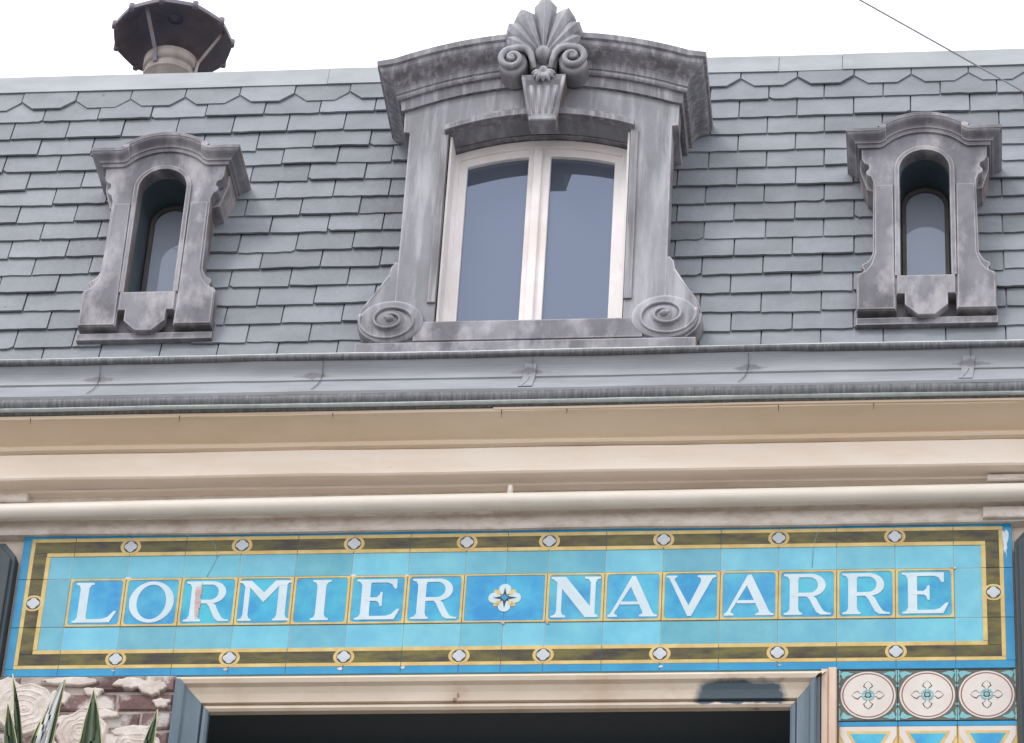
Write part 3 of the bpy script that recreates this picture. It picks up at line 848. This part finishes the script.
# head: cream paint with a patch of old blue showing at the right end
def head_mat():
    m = mat('cream_over_blue_paint', lin((214, 200, 180)), lin((228, 216, 200)), 3, .6, .4, .08, 25, (1, 1, 2), stain=lin((192, 168, 140)), stain_scale=6, stain_amt=.5,
            speck=lin((120, 100, 90)), speck_amt=.70, speck_scale=12)
    N = m.node_tree.nodes; L = m.node_tree.links; b = N['Principled BSDF']
    src = b.inputs['Base Color'].links[0].from_socket
    g_ = N.new('ShaderNodeNewGeometry'); sx = N.new('ShaderNodeSeparateXYZ'); L.new(g_.outputs['Position'], sx.inputs[0])
    ns = N.new('ShaderNodeTexNoise'); ns.inputs['Scale'].default_value = 14; ns.inputs['Detail'].default_value = 6; L.new(g_.outputs['Position'], ns.inputs['Vector'])
    def M_(op, a_, b_=None):
        x = N.new('ShaderNodeMath'); x.operation = op
        for i, v in enumerate((a_, b_)):
            if v is None: continue
            if isinstance(v, (int, float)): x.inputs[i].default_value = v
            else: L.new(v, x.inputs[i])
        return x.outputs[0]
    nx = M_('MULTIPLY', M_('SUBTRACT', ns.outputs['Fac'], .5), .09)
    xx = M_('ADD', sx.outputs['X'], nx); zz = M_('ADD', sx.outputs['Z'], M_('MULTIPLY', nx, .45))
    slant = M_('MULTIPLY', M_('SUBTRACT', zz, 8.02), .6)
    def ramp(v, e0, e1):
        r = N.new('ShaderNodeMapRange'); r.inputs['From Min'].default_value = e0; r.inputs['From Max'].default_value = e1; L.new(v, r.inputs['Value']); return r.outputs['Result']
    a_ = M_('MULTIPLY', ramp(M_('SUBTRACT', xx, slant), .640, .675), ramp(xx, .985, .965))
    c_ = M_('MULTIPLY', ramp(zz, 8.104, 8.092), ramp(zz, 8.026, 8.030))
    msk = M_('MULTIPLY', a_, c_)
    mx = N.new('ShaderNodeMix'); mx.data_type = 'RGBA'; L.new(msk, mx.inputs[0]); L.new(src, mx.inputs[6]); mx.inputs[7].default_value = (.085, .12, .15, 1)
    L.new(mx.outputs[2], b.inputs['Base Color']); return m
aT = MB(); sweep_frame(aT, DX0, DX1, DZ1, DZ0, AP, 'T')
hd = aT.build('window_head', head_mat(), house)
a = MB(); a.bbox(1.094, 1.118, -.022, .03, DZ0, 8.15, .003); a.bbox(1.119, 1.146, -.030, .03, DZ0, 8.152, .004)
a.build('trim_strip', mat('pink_cream_trim', lin((206, 180, 160)), lin((220, 198, 180)), 6, .7, .3, .1, 30, (3, 1, .6)), house)
# dark pilasters at both ends of the sign
def pilaster(x0, x1, zt):
    a = MB()
    def ol_(e, z1): return [(x0+e, z1)]
    for (i0, i1, y) in ((.0, .0, -.032), (.014, .014, -.044), (.034, .034, -.038)):
        a.plate([[(x0+i0, 0.2), (x1-i1, 0.2), (x1-i1, zt-.055-i0), (x1-i1-.045, zt-i0), (x0+i0+.045, zt-i0), (x0+i0, zt-.055-i0)]], y, .02, .004)
    return a.build('pilaster', M['pil'], house)
pilaster(-1.98, -1.748, 8.695)
pilaster(1.752, 2.0, 8.70)
# balcony under the frame (carries the planter)
a = MB(); a.bbox(-2.3, 1.5, -.85, .02, 6.35, 6.5, .01); 
for x in (-1.9, -.6, .8): a.extrude_x([(.02, 5.95), (-.08, 5.97), (-.2, 6.1), (-.45, 6.28), (-.7, 6.35), (.02, 6.35)], x-.08, x+.08)
a.build('balcony', M['plaster'], house)

# ------------------------------------------------------------------ exposed bricks on the left
a = MB(); a.box(-2.05, -1.122, -.004, .0215, 6.5, 8.155); a.build('mortar_bed', M['mortar'], house)
a = MB()
z = 8.152; r_ = 0
while z > 6.6:
    h_ = .060+random.uniform(-.003, .003)
    x = -1.124-(.0 if r_ % 2 else .10)+.0
    if r_ % 2 == 0: 
        a.bbox(-1.222, -1.124, -.012-random.uniform(0, .006), .0, z-h_, z, .005, random.uniform(.7, 1.1))
        x = -1.232
    while x > -2.0:
        l_ = .20+random.uniform(-.012, .008); tn = random.uniform(.55, 1.15)
        if not (r_ == 0 and random.random() < .3):
            a.bbox(x-l_, x-.0, -.010-random.uniform(0, .010), .0, z-h_+random.uniform(-.002, .002), z, .006, tn)
        x -= l_+.012
    z -= h_+.013; r_ += 1
a.build('exposed_brick', M['brick'], house)
a = MB()
for i, (x, z, rx, rz) in enumerate(((-1.49, 8.128, .10, .016), (-1.28, 8.118, .05, .020), (-1.195, 8.10, .045, .028), (-1.36, 7.995, .05, .018), (-1.40, 8.085, .035, .016), (-1.24, 7.925, .07, .025), (-1.16, 8.04, .03, .02),
                                    (-1.47, 7.97, .06, .020), (-1.52, 8.06, .035, .03), (-1.33, 7.87, .12, .04), (-1.19, 7.86, .05, .05), (-1.72, 8.10, .06, .04), (-1.78, 7.9, .05, .08), (-1.55, 7.86, .06, .05))):
    a.plate([blob(x, z, rx, rz, 0, 0, i+1.7, amp=.38)], -.024-.003*(i % 3), -.004, .005)
a.build('plaster_remnant', M['dab'], house)
for i, (x, z, r) in enumerate(((-1.635, 8.015, .098), (-1.425, 7.92, .085), (-1.235, 7.83, .085), (-1.84, 7.80, .09))):
    a = MB()
    prof_ = [(.001, .020)]
    for k in range(1, 6):
        rr = r*k/5; prof_ += [(rr-.010, .018), (rr-.005, .0202), (rr-.001, .018)]
    prof_ += [(r+.004, .004), (r+.004, -.01)]
    a.lathe((x, -.012, z), prof_, 36, 'y', False)
    b0 = len(a.v)
    a.v = [(vx+.010*noise.noise(Vector((vx*22, vz*22, i))), vy+.006*noise.noise(Vector((vx*30, vz*30, i+9))), vz+.012*noise.noise(Vector((vx*22, vz*22, i+5)))) for vx, vy, vz in a.v]
    a.build('adhesive_dab', M['dab'], house)

# ------------------------------------------------------------------ THE TILE SIGN
sign = empty('tile_sign', (0, 0, Z0))
tag(sign, 'long turquoise ceramic tile sign reading LORMIER NAVARRE above the dark window opening', 'sign')
SX0, SX1 = -1.735, 1.745
XJ = [SX0]+[-1.545+.2*i for i in range(8)]+[0.0]+[.145+.2*i for i in range(8)]+[SX1]
a = MB()
for i in range(len(XJ)-1):
    for (z0, z1) in ((0, .2), (.2, .4), (.4, .6)):
        g_ = .0011; tn = random.uniform(.80, 1.12)
        a.bbox(XJ[i]+g_, XJ[i+1]-g_, 0+random.uniform(-.0006, .0006), .018, Z0+z0+g_, Z0+z1-g_, .0012, (tn*random.uniform(.9, 1.05), tn, tn*random.uniform(.98, 1.03)))
a.build('light_blue_tile', M['light_glaze'], sign)
a = MB(); a.box(SX0, SX1, .0014, .0215, Z0-.001, Z0+.601); a.build('grout_bed', M['grout'], sign)
def cutstrips(mb, x0, x1, z0, z1, y, horizontal, tv=False):
    js = [x0]+[j for j in XJ if x0+.004 < j < x1-.004]+[x1] if horizontal else [z0]+[Z0+j for j in (.2, .4) if z0 < Z0+j < z1]+[z1]
    for p, q in zip(js[:-1], js[1:]):
        tn = random.uniform(.75, 1.15) if tv else 1.0
        if horizontal: mb.bbox(p+.0011, q-.0011, y, .01, z0, z1, .0005, tn)
        else: mb.bbox(x0, x1, y, .01, p+.0011, q-.0011, .0005, tn)
def frame_ring(d0, d1, name, m_, y, tv=False):
    mb = MB()
    cutstrips(mb, SX0+d0, SX1-d0, Z0+d0, Z0+d1, y, True, tv); cutstrips(mb, SX0+d0, SX1-d0, Z0+.6-d1, Z0+.6-d0, y, True, tv)
    cutstrips(mb, SX0+d0, SX0+d1, Z0+d1, Z0+.6-d1, y, False, tv); cutstrips(mb, SX1-d1, SX1-d0, Z0+d1, Z0+.6-d1, y, False, tv)
    return mb.build(name, M[m_], sign)
frame_ring(.0, .0295, 'blue_edge_band', 'edge_glaze', -.0016)
frame_ring(.0300, .0445, 'outer_gold_line', 'gold_glaze', -.0022)
frame_ring(.0445, .0905, 'olive_band', 'olive_glaze', -.0018, True)
frame_ring(.0905, .1060, 'inner_gold_line', 'gold_glaze', -.0022)
# letter tiles
LX = [-1.545+.2*i for i in range(7)]+[.145+.2*i for i in range(7)]
deep = MB(); gold = MB()
for i, x in enumerate(LX):
    tn = random.uniform(.80, 1.30)
    deep.bbox(x+.0012, x+.1988, -.0012, .01, Z0+.2012, Z0+.3988, .0006, (tn, random.uniform(.92, 1.06), random.uniform(.95, 1.03)))
    gold.plate([rect(x+.0012, x+.1988, Z0+.2012, Z0+.3988), rrect(x+.0095, x+.1905, Z0+.2085, Z0+.3915, .012)], -.0028, .01, .0004)
for x0, x1 in ((-.145, 0), (0, .145)):
    deep.bbox(x0+.0008, x1-.0008, -.0012, .01, Z0+.2012, Z0+.3988, .0006, (.8, .9, 1.0))
gold.plate([rect(-.1438, .1438, Z0+.2012, Z0+.3988), rrect(-.1375, .1375, Z0+.2075, Z0+.3925, .004)], -.0028, .01, .0004)
deep.build('deep_blue_tile', M['deep_glaze'], sign)
gold.build('gold_tile_border', M['gold_glaze'], sign)

def bracket(x, w, z, up, sl, sr):
    """bracketed serif on a stem between x and x+w; z = terminal line, up=+1 when the stem rises from it"""
    t = .035
    l = [(x-sl, z), (x-sl, z+up*t), (x-sl*.35, z+up*(t+.025)), (x, z+up*.14)]
    r = [(x+w+sr, z), (x+w+sr, z+up*t), (x+w+sr*.35, z+up*(t+.025)), (x+w, z+up*.14)]
    return l, r
def stem(x, w, sl=.09, sr=.09, top=True, bot=True, z0=0, z1=1):
    bl_, br_ = bracket(x, w, z0, 1, sl, sr) if bot else ([(x, z0)], [(x+w, z0)])
    tl_, tr_ = bracket(x, w, z1, -1, sl, sr) if top else ([(x, z1)], [(x+w, z1)])
    return br_+tr_[::-1]+tl_+bl_[::-1]
def rbowl(x, w, xr):
    o_ = [(x, .45), (x+.42, .45)]+arc(x+.42, .725, xr, .275, -90, 90, 18)+[(x, 1)]
    i_ = [(x+w, .535), (x+.40, .535)]+arc(x+.40, .73, xr-.13, .195, -90, 90, 18)+[(x+w, .925)]
    return [o_, i_]
def letter(ch):
    """list of (outlines) in cap-height units; returns shapes, width"""
    if ch == 'I': return [[stem(.10, .18, .10, .10)]], .38
    if ch == 'L': return [[stem(.12, .18, .10, .10)], [[(.13, 0), (.82, 0), (.95, .28), (.905, .28), (.78, .13), (.66, .085), (.29, .075), (.13, .075)]]], .95
    if ch == 'E':
        return [[stem(.12, .18, .12, .02)], [[(.13, 1), (.86, 1), (.86, .77), (.82, .77), (.76, .88), (.66, .925), (.29, .925), (.13, .925)]],
                [[(.20, .465), (.44, .465), (.50, .42), (.53, .33), (.56, .33), (.56, .68), (.53, .68), (.50, .60), (.44, .545), (.20, .545)]],
                [[(.13, 0), (.84, 0), (.95, .25), (.90, .25), (.78, .12), (.66, .08), (.29, .075), (.13, .075)]]], .93
    if ch == 'R':
        return [[stem(.12, .17, .12, .08)], rbowl(.13, .14, .31),
                [[(.40, .50), (.54, .50), (.66, .40), (.74, .22), (.82, .08), (.90, .035), (.97, .03), (.97, 0), (.76, 0), (.68, .06), (.60, .22), (.54, .36), (.47, .455), (.38, .46)]]], .97
    if ch == 'O': return [[arc(.47, .5, .48, .515, 0, 360, 48)[:-1], arc(.47, .5, .325, .44, 0, 360, 48)[:-1]]], .94
    if ch == 'M':
        return [[stem(.13, .10, .10, .08, top=False)], [stem(.86, .17, .08, .10, top=False, z1=.97)],
                [[(0, 1), (0, .965), (.07, .94), (.13, .86), (.13, .80), (.23, .86), (.235, .84), (.545, .47), (.86, .88), (.86, .97), (.80, 1), (.78, 1), (.545, .70), (.25, 1)]],
                [[(.78, 1), (1.12, 1), (1.12, .965), (1.05, .94), (1.03, .88), (.86, .88)]]], 1.12
    if ch == 'N':
        return [[stem(.13, .095, .11, .09, top=False, z1=.93)], [stem(.84, .095, .13, .11, bot=False, z0=.06)],
                [[(0, 1), (0, .965), (.06, .94), (.13, .86), (.74, 0), (1.0, 0), (1.0, .03), (.935, .08), (.935, .12), (.30, 1)]]], 1.03
    if ch == 'A':
        return [[[(.0, 0), (.19, 0), (.19, .035), (.14, .06), (.13, .10), (.50, .82), (.56, 1), (.49, 1), (.07, .10), (.04, .06), (0, .035)]],
                [[(.49, 1), (.56, 1), (.93, .10), (.97, .05), (1.03, .035), (1.03, 0), (.66, 0), (.66, .035), (.72, .06), (.735, .10), (.45, .80)]],
                [[(.26, .30), (.70, .30), (.68, .365), (.28, .365)]]], 1.03
    if ch == 'V':
        return [[[(.0, 1), (.22, 1), (.22, .965), (.17, .94), (.165, .90), (.50, .20), (.50, 0), (.46, 0), (.08, .90), (.05, .95), (0, .965)]],
                [[(.66, 1), (1.04, 1), (1.04, .965), (.98, .94), (.95, .90), (.53, 0), (.46, 0), (.44, .16), (.73, .85), (.73, .92), (.70, .955), (.66, .965)]]], 1.04
H_ = .164
for i, ch in enumerate('LORMIERNAVARRE'):
    shapes, wd = letter(ch)
    lx = LX[i]+.1-wd*H_/2; lz = Z0+.218
    mb = MB()
    for k, outl in enumerate(shapes):
        mb.plate([[(lx+x*H_, lz+z*H_) for x, z in p] for p in outl], -.0030-.00025*k, .006, .0005, grow=.0010)
    o = mb.build('letter', M['white_glaze'], sign)
    o['label'] = 'white serif letter '+ch
# chipped letter R
a = MB(); a.plate([[(x, z) for x, z in blob(-1.081, Z0+.302, .013, .065, 0, 0, 3.3, amp=.75)]], -.0046, .002, .0006)
a.build('chipped_glaze', M['chip'], sign)
a = MB(); a.plate([blob(1.722, Z0+.50, .008, .05, 0, 0, 5.5, amp=.8)], -.0032, .002, .0004)
a.build('faded_glaze', M['white_glaze'], sign)
def crack(p):
    a = MB(); a.tube([(x, -.0020, z) for x, z in p], .0009, 4); a.build('hairline_crack', M['grout'], sign)
crack([(-1.06, Z0+.40), (-1.045, Z0+.44), (-1.03, Z0+.485), (-1.02, Z0+.495), (-.95, Z0+.50)]); crack([(-1.03, Z0+.485), (-1.04, Z0+.53), (-1.07, Z0+.575)])
crack([(1.06, Z0+.41), (1.065, Z0+.50), (1.085, Z0+.58)])
for i in range(16):       # small chips where the glaze has flaked at the joints
    jx = random.choice(XJ[1:-1]); jz = Z0+random.choice([.2, .4, .4, .585, .02]); sz_ = random.uniform(.004, .009)
    a = MB(); a.plate([blob(jx+random.uniform(-.012, .012), jz+random.uniform(-.004, .004), sz_, sz_*.6, 0, 0, i*2.3, 14, .7)], -.0033, .002, .0003)
    a.build('chipped_glaze', M['chip'] if i % 2 else M['cream_glaze'], sign)
# flower
cz = Z0+.300
fl_ = MB()
for k in range(4):
    A = R(90*k); c_, s_ = math.cos(A), math.sin(A)
    pet = [(.010, 0), (.016, .014)]+arc(.036, 0, .021, .0215, 125, -125, 14)+[(.016, -.014)]
    fl_.plate([[(x*c_-z*s_, cz+x*s_+z*c_) for x, z in pet]], -.0032-.0002*k, .004, .0005)
flo = fl_.build('flower_rosette', M['white_glaze'], sign)
for k in range(4):
    a = MB(); A = R(45+90*k); a.plate([rrect(.042*math.cos(A)-.0085, .042*math.cos(A)+.0085, cz+.036*math.sin(A)-.0085, cz+.036*math.sin(A)+.0085, .004)], -.0026, .004, .0004)
    p = (.030*math.cos(A), cz+.028*math.sin(A)); a.plate([[(p[0]+x, p[1]+z) for x, z in arc(0, 0, .008, .008, 0, 360, 12)[:-1]]], -.0042, .004, .0004)
    a.build('gold_petal', M['gold_glaze'], flo)
a = MB(); st = []
for k in range(8):
    A = R(45*k); rr = .041 if k % 2 == 0 else .0105; st.append((rr*math.cos(A), cz+rr*math.sin(A)))
a.plate([st], -.0046, .004, .0003); a.build('dark_star', M['ink_glaze'], flo)
a = MB(); a.plate([[(x, cz+z) for x, z in ((.013, 0), (0, .013), (-.013, 0), (0, -.013))]], -.0052, .004, .0003); a.build('blue_centre', M['edge_glaze'], flo)
# medallions
def medallion(x, z):
    ring = MB(); oc = lambda r_, f=1: [(x+px*f, z+pz) for px, pz in arc(0, 0, r_, r_, 0, 360, 24)[:-1]]
    ring.plate([[(x+px, z+pz) for px, pz in arc(0, 0, .037, .033, 0, 360, 28)[:-1]]], -.0030, .004, .0005)
    o = ring.build('medallion', M['gold_glaze'], sign)
    a = MB(); a.plate([oc(.0255)], -.0036, .004, .0003); a.build('dark_ring', M['ink_glaze'], o)
    a = MB(); q = []
    for k in range(4):
        A = R(90*k); cx_, cz_ = .0115*math.cos(A), .0115*math.sin(A)
        q += arc(cx_, cz_, .0115, .0115, 90*k-72, 90*k+72, 6)
    a.plate([[(x+px, z+pz) for px, pz in q]], -.0042, .004, .0004)
    a.plate([[(x+px, z+pz) for px, pz in ((.019, 0), (0, .019), (-.019, 0), (0, -.019))]], -.0044, .004, .0004)
    a.build('white_quatrefoil', M['medal_glaze'], o)
for x in (-1.345, -.945, -.545, -.145, .145, .545, .945, 1.345):
    medallion(x, Z0+.0675); medallion(x, Z0+.5325)
medallion(SX0+.0675, Z0+.3); medallion(SX1-.0675, Z0+.3)

# ------------------------------------------------------------------ decorative tile panel, lower right
pan = empty('ceramic_frieze', (1.448, 0, 7.2))
tag(pan, 'decorative wall tiles with crosses in cream discs below the right end of the sign', 'wall tiles')
TW = .1975; PX = 1.152
def cross_tile(x, zc):
    a = MB(); a.bbox(x-TW/2+.001, x+TW/2-.001, .0, .0205, zc-TW/2+.001, zc+TW/2-.001, .001)
    o = a.build('cross_tile', M['grey_glaze'], pan)
    def C(px_, pz_): return (x+px_, zc+pz_)
    def circ(r_, n=48): return [C(*p) for p in arc(0, 0, r_, r_, 0, 360, n)[:-1]]
    a = MB(); a.plate([circ(.0925)], -.0014, .01, .0004); a.build('cream_disc', M['cream_glaze'], o)
    a = MB(); a.plate([circ(.0865), circ(.0825)], -.0020, .01, .0002); a.build('red_ring', M['red_glaze'], o)
    for nm, sc, mt, y in (('cross_outline', 1.0, 'ink_glaze', -.0020), ('cross_face', .86, 'cream_glaze', -.0026)):
        a = MB()
        for q in range(4):
            A = R(90*q); c_, s_ = math.cos(A), math.sin(A)
            e = (1-sc)*.5
            arm = [(.0, -.006), (.026, -.006), (.034, -.017), (.045, -.012), (.055, 0), (.045, .012), (.034, .017), (.026, .006), (.0, .006)]
            if sc < 1: arm = [(.004+xx*.90, zz*.76) for xx, zz in arm]
            a.plate([[C(xx*c_-zz*s_, xx*s_+zz*c_) for xx, zz in arm]], y-.0001*q, .01, .0002)
        a.build(nm, M[mt], o)
    a = MB(); a.plate([circ(.0215, 24), circ(.0155, 24)], -.0034, .01, .0002); a.plate([circ(.0075, 16)], -.0036, .01, .0002)
    a.build('turquoise_centre', M['turq_glaze'], o)
    a = MB(); a.plate([circ(.0115, 16)], -.0031, .01, .0002); a.build('dark_centre', M['ink_glaze'], o)
    for sx_ in (-1, 1):
        for sz_ in (-1, 1):
            a = MB()
            def K(pts, y): a.plate([[(x+sx_*(TW/2-.001-u), zc+sz_*(TW/2-.001-v)) for u, v in pts]], y, .01, .0002)
            # leaf curling round the disc, and half of the bud shared with the next tile
            K([(.006, .012), (.012, .006), (.026, .005), (.040, .010), (.050, .012), (.040, .018), (.030, .020), (.022, .026), (.016, .034), (.012, .030)], -.0012)
            K([(0, 0), (.005, 0), (.006, .012), (.003, .022), (.006, .034), (.003, .046), (0, .050)], -.0014)
            K([(0, .056), (.004, .058), (.005, .063), (0, .068)], -.0013)
            a.build('turquoise_leaf', M['turq_glaze'], o)
def cartouche_tile(x, zt):
    a = MB(); a.bbox(x-TW/2+.001, x+TW/2-.001, .0, .0205, zt-TW+.001, zt-.001, .001)
    o = a.build('cartouche_tile', M['gold_glaze'], pan)
    a = MB(); a.bbox(x-.0978, x+.0978, -.0014, .01, zt-.020, zt-.002, .0004); a.build('blue_strip', M['edge_glaze'], o)
    a = MB(); a.plate([[(x-.094, zt-.0215), (x+.094, zt-.0215), (x+.094, zt-.056), (x+.060, zt-.120), (x+.094, zt-.19), (x-.094, zt-.19), (x-.060, zt-.120), (x-.094, zt-.056)]], -.0016, .01, .0004)
    a.build('cream_cartouche', M['cream_glaze'], o)
    a = MB(); a.plate([[(x-.074, zt-.039), (x+.074, zt-.039), (x+.070, zt-.052), (x+.036, zt-.115), (x-.036, zt-.115), (x-.070, zt-.052)]], -.0022, .01, .0004)
    a.build('gold_cartouche', M['gold_glaze'], o)
    a = MB(); a.plate([[(x-.061, zt-.049), (x+.061, zt-.049), (x+.028, zt-.105), (x-.028, zt-.105)]], -.0028, .01, .0004)
    a.build('blue_cartouche', M['deep_glaze'], o)
for k in range(3):
    x = PX+TW*(k+.5)
    cross_tile(x, 8.0555); cross_tile(x, 7.456)
    for zt in (7.955, 7.755): cartouche_tile(x, zt)

# ------------------------------------------------------------------ service pipe under the cornice
pp = MB()
pts = []
for i in range(61):
    x = XL+(XR-XL)*i/60; pts.append((x, -.072+.002*math.sin(x*2), 8.811+.002*math.sin(x*1.1+1)+.0056*x))
pp.tube(pts, .0315, 20)
pipe = pp.build('service_pipe', M['pipe'])
tag(pipe, 'cream painted horizontal pipe running above the tile sign under the cornice', 'pipe')
a = MB(); a.tube([(.006, -.078, 8.830), (.006, -.080, 8.862), (.008, -.083, 8.874)], [.011, .010, .008], 10)
a.build('pipe_clip', M['pipe'], pipe)

# ------------------------------------------------------------------ overhead cable
A_ = Vector((1.284, -2.0, 9.386)); B_ = Vector((1.782, -2.0, 8.991))
# same sight lines, the span runs from far up the street down to the left towards this side
a = MB(); dirv = (B_-A_)
pts = [A_+dirv*t+Vector((0, 0, .0006*t*t)) for t in [-14+.5*i for i in range(70)]]
a.tube(pts, .0030, 6)
cab = a.build('overhead_cable', M['cable'])
tag(cab, 'thin grey overhead cable slanting across the top right corner of the sky', 'cable')

# ------------------------------------------------------------------ plants
GREEN = (.040, .075, .030); EDGE = (.50, .50, .26); LIT_PALE = (.60, .62, .62)
def leaf(parent, base, mid, tip, w, twist=0, light=False, curl=.25):
    a = MB(); n = 16; base, mid, tip = Vector(base), Vector(mid), Vector(tip)
    P_ = []
    for i in range(n+1):
        t = i/n; P_.append(base*(1-t)**2+mid*2*t*(1-t)+tip*t*t)
    vs = []; fs = []
    for i, p in enumerate(P_):
        t = i/n
        tg = (P_[min(i+1, n)]-P_[max(i-1, 0)]).normalized()
        side = tg.cross(Vector((math.sin(twist), -math.cos(twist), 0))).normalized(); nn_ = side.cross(tg).normalized()
        ww = w*1.25*(.75+.25*math.sin(min(t*1.6, 1)*PI/2))*(1-max(0, (t-.5)/.5)**1.9)+.0003
        for j, u in enumerate((-1, -.84, -.4, 0, .4, .84, 1)):
            vs.append(p+side*(ww*u*.5+.004*math.sin(t*7+twist*3+w*90))+nn_*(ww*curl*(1-u*u)*.5+.0015*math.sin(u*9+t*5)))
    m_ = 7; cols = [EDGE, GREEN, GREEN, GREEN, GREEN, EDGE]
    if light: cols = [EDGE, LIT_PALE, LIT_PALE, LIT_PALE, GREEN, EDGE]  # pale blade colour paints the light falling on this leaf
    o = MB()
    for i in range(n):
        for j in range(6):
            c_ = cols[j]; k = random.uniform(.92, 1.08)
            a.add([vs[i*m_+j], vs[i*m_+j+1], vs[(i+1)*m_+j+1], vs[(i+1)*m_+j]], [(0, 1, 2, 3)], tuple(v*k for v in c_), True)
    ob = a.build('leaf', M['leaf'], parent)
    bm = bmesh.new(); bm.from_mesh(ob.data); bmesh.ops.remove_doubles(bm, verts=bm.verts, dist=.00001); bm.to_mesh(ob.data); bm.free()
    md = ob.modifiers.new('thick', 'SOLIDIFY'); md.thickness = .003
    return ob
def plant(name, x, label, leaves):
    r_ = empty('agave', (x, -.45, 6.76)); tag(r_, label, 'plant')
    st = MB(); st.tube([(x, -.45, 6.70), (x+.005, -.452, 6.95), (x, -.45, 7.12)], [.045, .04, .03], 12); st.build('stem', M['pot'], r_)
    for (tx, tz, mx_, mz, w, ty, tw, li) in leaves:
        leaf(r_, (x+(mx_-x)*.12, -.45, 7.10), (mx_, -.45+ty*.4, mz), (tx, -.45+ty, tz), w, tw, li)
    for k in range(16):
        A = 2*PI*k/16+.2; rr = random.uniform(.22, .34); h_ = random.uniform(.05, .36)
        leaf(r_, (x+.02*math.cos(A), -.45+.02*math.sin(A), 7.08), (x+.14*math.cos(A), -.45+.12*math.sin(A), 7.1+h_*.8), (x+rr*math.cos(A), -.45+rr*.8*math.sin(A), 7.05+h_), .05, A, False)
    return r_
plant('agave', -1.49, 'striped agave plant at the far left, its many slim leaf tips before the bricks',
      [(-1.564, 7.896, -1.47, 7.45, .026, 0, .3, False), (-1.556, 7.765, -1.50, 7.45, .055, -.03, -.2, False), (-1.458, 7.730, -1.47, 7.45, .055, .03, .1, False),
       (-1.440, 7.762, -1.41, 7.5, .020, .05, .9, False), (-1.372, 7.842, -1.435, 7.62, .052, -.05, .2, True)])
plant('agave', -1.20, 'striped agave plant left of the blue jamb, with one broad upright leaf',
      [(-1.288, 7.831, -1.265, 7.42, .088, 0, 0, False), (-1.060, 7.755, -1.095, 7.45, .062, 0, -.5, False)])
a = MB()
x0, x1 = -1.75, -.95
a.add([(x0, -.62, 6.5), (x1, -.62, 6.5), (x1, -.28, 6.5), (x0, -.28, 6.5), (x0-.03, -.65, 6.78), (x1+.03, -.65, 6.78), (x1+.03, -.25, 6.78), (x0-.03, -.25, 6.78),
       (x0+.0, -.62, 6.78), (x1-.0, -.62, 6.78), (x1-.0, -.28, 6.78), (x0+.0, -.28, 6.78), (x0, -.62, 6.74), (x1, -.62, 6.74), (x1, -.28, 6.74), (x0, -.28, 6.74)],
      [(0, 3, 2, 1), (0, 1, 5, 4), (1, 2, 6, 5), (2, 3, 7, 6), (3, 0, 4, 7), (4, 5, 9, 8), (5, 6, 10, 9), (6, 7, 11, 10), (7, 4, 8, 11), (8, 9, 13, 12), (9, 10, 14, 13), (10, 11, 15, 14), (11, 8, 12, 15), (12, 13, 14, 15)])
tag(a.build('planter_trough', M['pot']), 'terracotta trough on the balcony holding the striped agaves', 'planter')

# ------------------------------------------------------------------ light
w_ = bpy.data.worlds.new('World'); scn.world = w_; w_.use_nodes = True
N = w_.node_tree.nodes; L = w_.node_tree.links
bg = N['Background']; bg.inputs['Strength'].default_value = .10
sky = N.new('ShaderNodeTexSky'); sky.sky_type = 'NISHITA'; sky.sun_disc = False
SEL, SAZ = 50, -38      # sun: elevation, degrees to the left of the view from the facade
sky.sun_elevation = R(SEL)
sdir = Vector((-math.sin(R(-SAZ))*math.cos(R(SEL)), -math.cos(R(SAZ))*math.cos(R(SEL)), math.sin(R(SEL))))
sky.sun_rotation = math.atan2(sdir.x, sdir.y)
mx = N.new('ShaderNodeMix'); mx.data_type = 'RGBA'
tc = N.new('ShaderNodeTexCoord'); nz = N.new('ShaderNodeTexNoise'); nz.inputs['Scale'].default_value = 2.0; nz.inputs['Detail'].default_value = 4
L.new(tc.outputs['Generated'], nz.inputs['Vector'])
cr = N.new('ShaderNodeMix'); cr.data_type = 'RGBA'; L.new(nz.outputs['Fac'], cr.inputs[0])
cr.inputs[6].default_value = (13.0, 13.0, 13.6, 1); cr.inputs[7].default_value = (17.5, 17.4, 17.9, 1)
mx.inputs[0].default_value = .93
L.new(sky.outputs['Color'], mx.inputs[6]); L.new(cr.outputs[2], mx.inputs[7]); L.new(mx.outputs[2], bg.inputs['Color'])
sd = bpy.data.lights.new('sun', 'SUN'); sd.energy = 1.0; sd.angle = R(14); sd.color = (1, .96, .9)
so = bpy.data.objects.new('sun', sd); link(so); so.rotation_euler = (-sdir).to_track_quat('-Z', 'Y').to_euler()

# ------------------------------------------------------------------ camera
p_, a_, r_ = .625371556, -.14296586, .065265205
fw = Vector((math.sin(a_)*math.cos(p_), math.cos(a_)*math.cos(p_), math.sin(p_)))
rt = Vector((math.cos(a_), -math.sin(a_), 0)); up = rt.cross(fw)
rt2 = rt*math.cos(r_)+up*math.sin(r_); up2 = -rt*math.sin(r_)+up*math.cos(r_)
cam = bpy.data.cameras.new('camera'); co = bpy.data.objects.new('camera', cam); link(co)
co.matrix_world = Matrix(((rt2.x, up2.x, -fw.x, 1.51859445), (rt2.y, up2.y, -fw.y, -10.7329183), (rt2.z, up2.z, -fw.z, 1.6), (0, 0, 0, 1)))
cam.sensor_width = 36; cam.lens = 3700/1024*36; cam.clip_end = 1000
scn.camera = co
scn.view_settings.view_transform = 'Standard'; scn.view_settings.look = 'None'; scn.view_settings.exposure = 0.12; scn.view_settings.gamma = 1
scn.cycles.max_bounces = 6; scn.cycles.use_denoising = True
